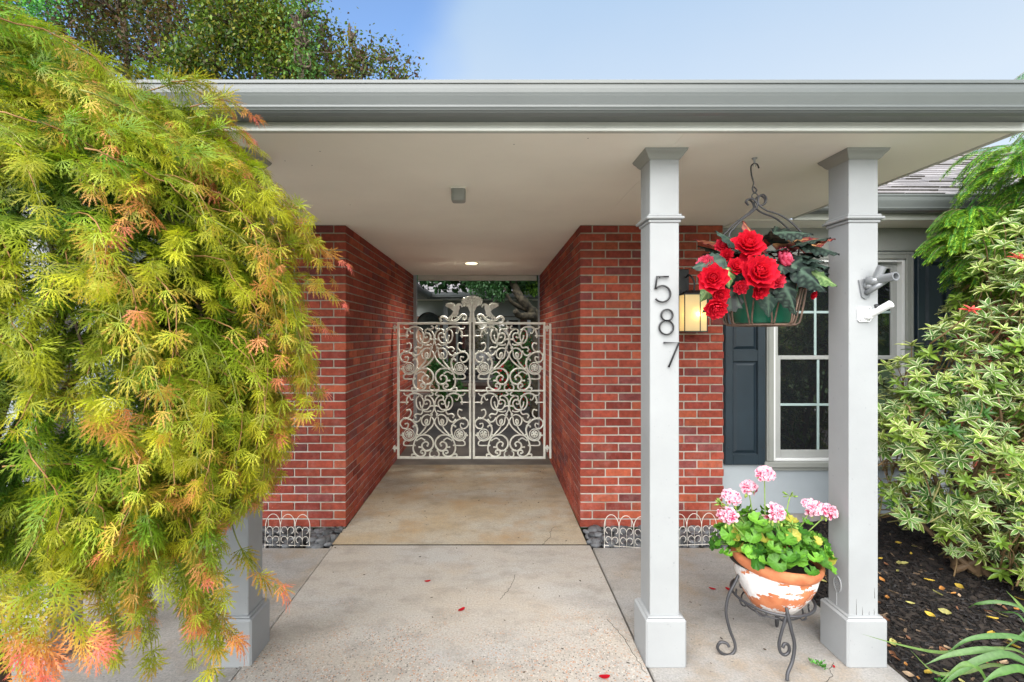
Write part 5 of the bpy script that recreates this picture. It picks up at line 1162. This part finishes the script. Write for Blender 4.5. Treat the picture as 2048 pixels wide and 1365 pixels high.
# leaf litter
lit = leaf_strip([-1, 0, 1], np.linspace(0, 1, 6), lambda x, c: .26 * math.sin(math.pi * min(1, x * .94 + .04)), lambda x, c: .12 * c * c + .25 * (x - .5) ** 2, lambda x, c: 1.0 if c == 0 else 0)
n = 170; lx = 1.90 + rng.random(n) ** 1.4 * 1.5; ly = 1.75 + rng.random(n) ** 1.3 * 1.9
P = np.stack([lx, ly, [mulch_z(a, b) + .014 for a, b in zip(lx, ly)]], 1); pal = np.array(((.52, .36, .05), (.45, .20, .05), (.22, .10, .05), (.45, .42, .14), (.34, .24, .15))); cA = pal[rng.integers(0, 5, n)] * rng.uniform(.7, 1.2, (n, 1))
tag(scatter([(lit, frames(rv(n) * (1, 1, .15), np.array((0, 0, 1)) + rv(n, .35)), P, rng.uniform(.025, .06, n), cA, cA * .8)], 'leaf_litter', M['litter']), kind='stuff')
n = 150; lx = rng.uniform(-1.15, 1.8, n); ly = 2.05 + rng.random(n) * 3.2
lx = np.where(ly > 3.4, rng.uniform(-1.1, .65, n), lx)
P = np.stack([lx, ly, np.where(ly > 3.42, .003 + .02 * np.clip((ly - 3.6) / 2, 0, 1), 0.0) + .003], 1); cA = np.tile((.05, .035, .025), (n, 1)) * rng.uniform(.6, 2.4, (n, 1))
tag(scatter([(lit, frames(rv(n) * (1, 1, .1), np.array((0, 0, 1)) + rv(n, .3)), P, rng.uniform(.005, .017, n), cA, cA)], 'debris', M['litter']), kind='stuff')
# small weeds in the corner and by the stand
wd_ = [(1.52, 2.16, -.01), (1.50, 2.18, -.01), (1.95, 2.02, 0), (1.98, 2.05, 0), (2.0, 2.0, 0), (2.02, 1.96, 0)]
WP, WA = [], []
for (x, y, z) in wd_:
    for k in range(16): WP.append((x + random.gauss(0, .012), y + random.gauss(0, .012), z + .012 + random.random() * .02)); WA.append((random.gauss(0, 1), random.gauss(0, 1), .5))
n = len(WP); cA = np.tile((.06, .2, .03), (n, 1)) * rng.uniform(.7, 1.5, (n, 1)); tag(scatter([(lit, frames(np.array(WA), np.array((0, 0, 1)) + rv(n, .3)), np.array(WP), rng.uniform(.012, .022, n), cA, cA)], 'weeds', M['gerleaf']), kind='stuff')

# --- trees beyond the roof
tl = Tmpl(); tl.add([(0, 0, 0), (.45, -.30, .05), (1, 0, -.12), (.45, .30, .05), (.5, 0, 0)], [(0, 1, 4), (1, 2, 4), (2, 3, 4), (3, 0, 4)], [0, 0, 1, 0, .4]); tl.done()
def crown_pts(blobs_, n_, thin=.62):
    w_ = np.array([b[1] ** 2 for b in blobs_]); idx = rng.choice(len(blobs_), n_, p=w_ / w_.sum()); d = norm(rv(n_)); f = thin + (1.05 - thin) * rng.random(n_) ** .6
    cc = np.array([b[0] for b in blobs_])[idx]; rr_ = np.array([b[1] for b in blobs_])[idx]; return cc + d * (rr_ * f)[:, None] * (1, 1, .85), d, idx
def tree(name, base, blobs_, nleaf, cols, size, label, trunk_r, lean=(0, 0)):
    T_ = thing(name, base, label, 'tree', 'trees beyond the roof')
    # leaves gathered in clusters on twig ends
    nc = nleaf // 14; cp, cd_, idx = crown_pts(blobs_, nc, .45); P = np.repeat(cp, 14, 0) + rv(nc * 14, .22); d = np.repeat(cd_, 14, 0); n_ = len(P)
    ci = np.repeat(rng.random(nc), 14); cols = np.array(cols); k = np.clip((ci * len(cols)).astype(int), 0, len(cols) - 1); A = cols[k] * rng.uniform(.65, 1.35, (n_, 1)) * 1.35
    scatter([(tl, frames(d * .4 + rv(n_) + np.array((0, 0, -.4)), rv(n_, .5) + np.array((0, 0, 1))), P, size * rng.uniform(.6, 1.3, n_), A, A * 1.2)], 'crown', M['treeleaf'], T_)
    mb = MB(); b = np.array(base, float); cen = np.array([q[0] for q in blobs_]).mean(0); fork = b + (cen - b) * (.5, .5, .45)
    mb.tube(crom([b, b + (fork - b) * .5 + (.2, .1, 0), fork, cen], 6), [trunk_r, trunk_r * .75, trunk_r * .6, trunk_r * .3], 9)
    for (c, r_) in blobs_:
        c = np.array(c); mb.tube(crom([fork + (cen - fork) * random.random() * .7, (fork + c) / 2 + (0, 0, .4), c, c + np.array((random.gauss(0, .3), 0, r_ * .7))], 5), [trunk_r * .45, trunk_r * .25, trunk_r * .12, .012], 6)
        for q in range(9): e = c + norm(rv(1))[0] * r_ * .95; mb.tube(crom([c + (0, 0, -.2), (c + e) / 2 + rv(1, .12)[0], e], 4), [.05, .025, .010], 5)
    mb.build('trunk', M['bark'], T_)
def Q(px, py, D): return P2(px, py, D)
purple = [(.035, .026, .014), (.060, .032, .016), (.040, .062, .014), (.08, .050, .018), (.05, .06, .016), (.055, .075, .016)]; olive = [(.045, .085, .014), (.07, .12, .016), (.15, .15, .02), (.06, .055, .016), (.10, .15, .018), (.035, .065, .012)]
tree('purple_leaf_tree', (-11.2, 15.5, 0), [(Q(130, 60, 15), 1.5), (Q(240, 20, 15.5), 1.7), (Q(190, 130, 15), 1.3), (Q(320, 110, 15), 1.5), (Q(310, -20, 16), 1.8), (Q(400, 30, 15.5), 1.3), (Q(150, -60, 16), 1.9)], 24000, purple, .12, 'dark purple leaved tree beyond the roof, left behind the maple', .22)
tree('olive_tree', (-7.4, 14, 0), [(Q(470, 40, 14), 1.15), (Q(540, 90, 14), 1.0), (Q(430, 120, 14), .95), (Q(500, -10, 14.5), 1.1), (Q(585, 60, 14), .75), (Q(575, 130, 13.8), .75), (Q(380, 150, 14), .8), (Q(620, 140, 13.8), .45)], 24000, olive, .115, 'olive green broadleaf tree standing behind the middle of the roof', .17)
tree('bronze_tree', (-4.7, 13.5, 0), [(Q(660, 95, 13.5), .50), (Q(672, 140, 13.5), .5), (Q(645, 60, 13.5), .28), (Q(700, 70, 13.5), .22), (Q(725, 130, 13.3), .48), (Q(770, 110, 13.3), .34), (Q(790, 150, 13.3), .55), (Q(720, 105, 13.3), .3), (Q(690, 160, 13.3), .5)], 3600, olive[:3] + purple[1:] , .105, 'small thin crowned bronze green tree peeping over gutter, rightmost beyond the roof', .09)
tree('pale_green_tree', (-12.5, 12, 0), [(Q(10, 15, 12), .85), (Q(-60, 40, 12), 1.1), (Q(20, -60, 12), 1.0)], 5200, [(.08, .26, .07), (.12, .33, .06), (.05, .18, .05)], .09, 'bright green tree at the upper left corner', .12)
tree('leafy_sapling', (-5.3, 12.6, 0), [(Q(612, 20, 12.6), .22), (Q(600, 45, 12.6), .2), (Q(606, -10, 12.6), .24), (Q(610, 80, 12.6), .25), (Q(606, 120, 12.6), .3)], 1100, [(.06, .14, .04), (.09, .17, .03)], .10, 'slim green shoot rising above the olive tree crown', .022)
# --- courtyard tree and plants
CT = thing('courtyard_tree', (.80, 8.7, 0), 'gnarled mossy tree with crooked trunk in the courtyard behind the gate', 'tree')
mb = MB(); tp = [(.80, 8.7, 0), (.86, 8.7, .7), P2(1072, 640, 8.7), P2(1058, 620, 8.6), P2(1047, 603, 8.5), P2(1036, 588, 8.5), P2(1028, 568, 8.6), P2(1022, 540, 8.6), P2(1015, 500, 8.6)]
mb.tube([p + rv(1, .008)[0] for p in crom(tp, 6)], [.12, .11, .10, .085, .08, .07, .06, .05], 10); mb.tube(crom([P2(1058, 620, 8.6), P2(1035, 612, 8.5), P2(1020, 600, 8.4), P2(1008, 575, 8.4)], 5), [.06, .04, .03, .015], 8); mb.tube(crom([P2(1068, 632, 8.6), P2(1040, 632, 8.5), P2(1030, 622, 8.4)], 5), [.09, .06, .05], 8)
mb.build('trunk', paint('mossy_bark', (.055, .045, .026), .9, .5, 0, 1.0, nscale=18), CT)
cb = [(P2(960, 578, 8.6), .22), (P2(1000, 585, 8.4), .20), (P2(985, 560, 8.6), .3), (P2(1035, 560, 8.8), .25), (P2(948, 572, 8.7), .12), (P2(1062, 575, 9.0), .20), (P2(1078, 565, 9.2), .22), (P2(1000, 530, 8.6), .3), ((.2, 9.0, 3.2), 1.0), ((-.9, 9.4, 3.3), 1.0), ((1.2, 9.6, 3.2), 1.0), ((.2, 10.3, 3.6), .5)]  # the large upper blobs are unseen canopy, added to shade the courtyard
cp, cd_, idx = crown_pts(cb, 17000, .2); n = len(cp); bright = ((idx == 5) | (idx == 6))[:, None]; A = np.where(bright, (.17, .34, .05), (.035, .10, .03)) * rng.uniform(.7, 1.3, (n, 1))
scatter([(tl, frames(rv(n) + np.array((0, 0, -1.0)), rv(n) + np.array((0, -.5, .5))), cp, np.where(idx > 7, 2.2, 1.0) * rng.uniform(.04, .08, n), A, A * 1.2)], 'crown', M['treeleaf'], CT)
for (x, y, h, r_, lab, red) in ((-.95, 9.2, .75, .33, 'dark green courtyard bush behind the left gate leaf', 0), (.35, 9.0, .72, .36, 'courtyard bush with red flowers behind right gate leaf', 1), (.85, 9.6, 1.25, .42, 'tall dark courtyard shrub under the crooked tree', 1)):
    b = thing('courtyard_shrub', (x, y, .01), lab, 'shrub', 'courtyard shrubs'); cp, cd_, idx = crown_pts([((x, y, h), r_), ((x + .1, y - .1, h - .3), r_), ((x - .15, y, h + .15), r_ * .6)], 1500, .3); n = len(cp); A = np.tile((.035, .11, .025), (n, 1)) * rng.uniform(.6, 1.7, (n, 1))
    if red: A[rng.random(n) < .10] = (.5, .01, .03)
    scatter([(tl, frames(rv(n), rv(n) + np.array((0, -.5, .7))), cp, rng.uniform(.04, .09, n), A, A * 1.2)], 'foliage', M['treeleaf'], b)
    mb = MB()
    for k in range(5): mb.tube(crom([(x + random.gauss(0, .03), y, 0), (x + random.gauss(0, .08), y, h * .5), (x + random.gauss(0, .15), y, h)], 4), [.015, .006], 6)
    mb.build('stems', M['bark'], b)
# trees across the lawn behind the viewer: what the windows mirror
n = 16000; bx = rng.uniform(-35, 40, n); P = np.stack([bx, -24 + rng.normal(0, 2, n), np.abs(rng.normal(0, 1, n)) * 2.6 * (1 + .4 * np.sin(bx * .5)) + .2], 1); A = np.tile((.09, .17, .05), (n, 1)) * rng.uniform(.5, 1.5, (n, 1))
tag(scatter([(tl, frames(rv(n), rv(n)), P, rng.uniform(.4, .8, n), A, A)], 'woods', M['treeleaf']), kind='stuff')
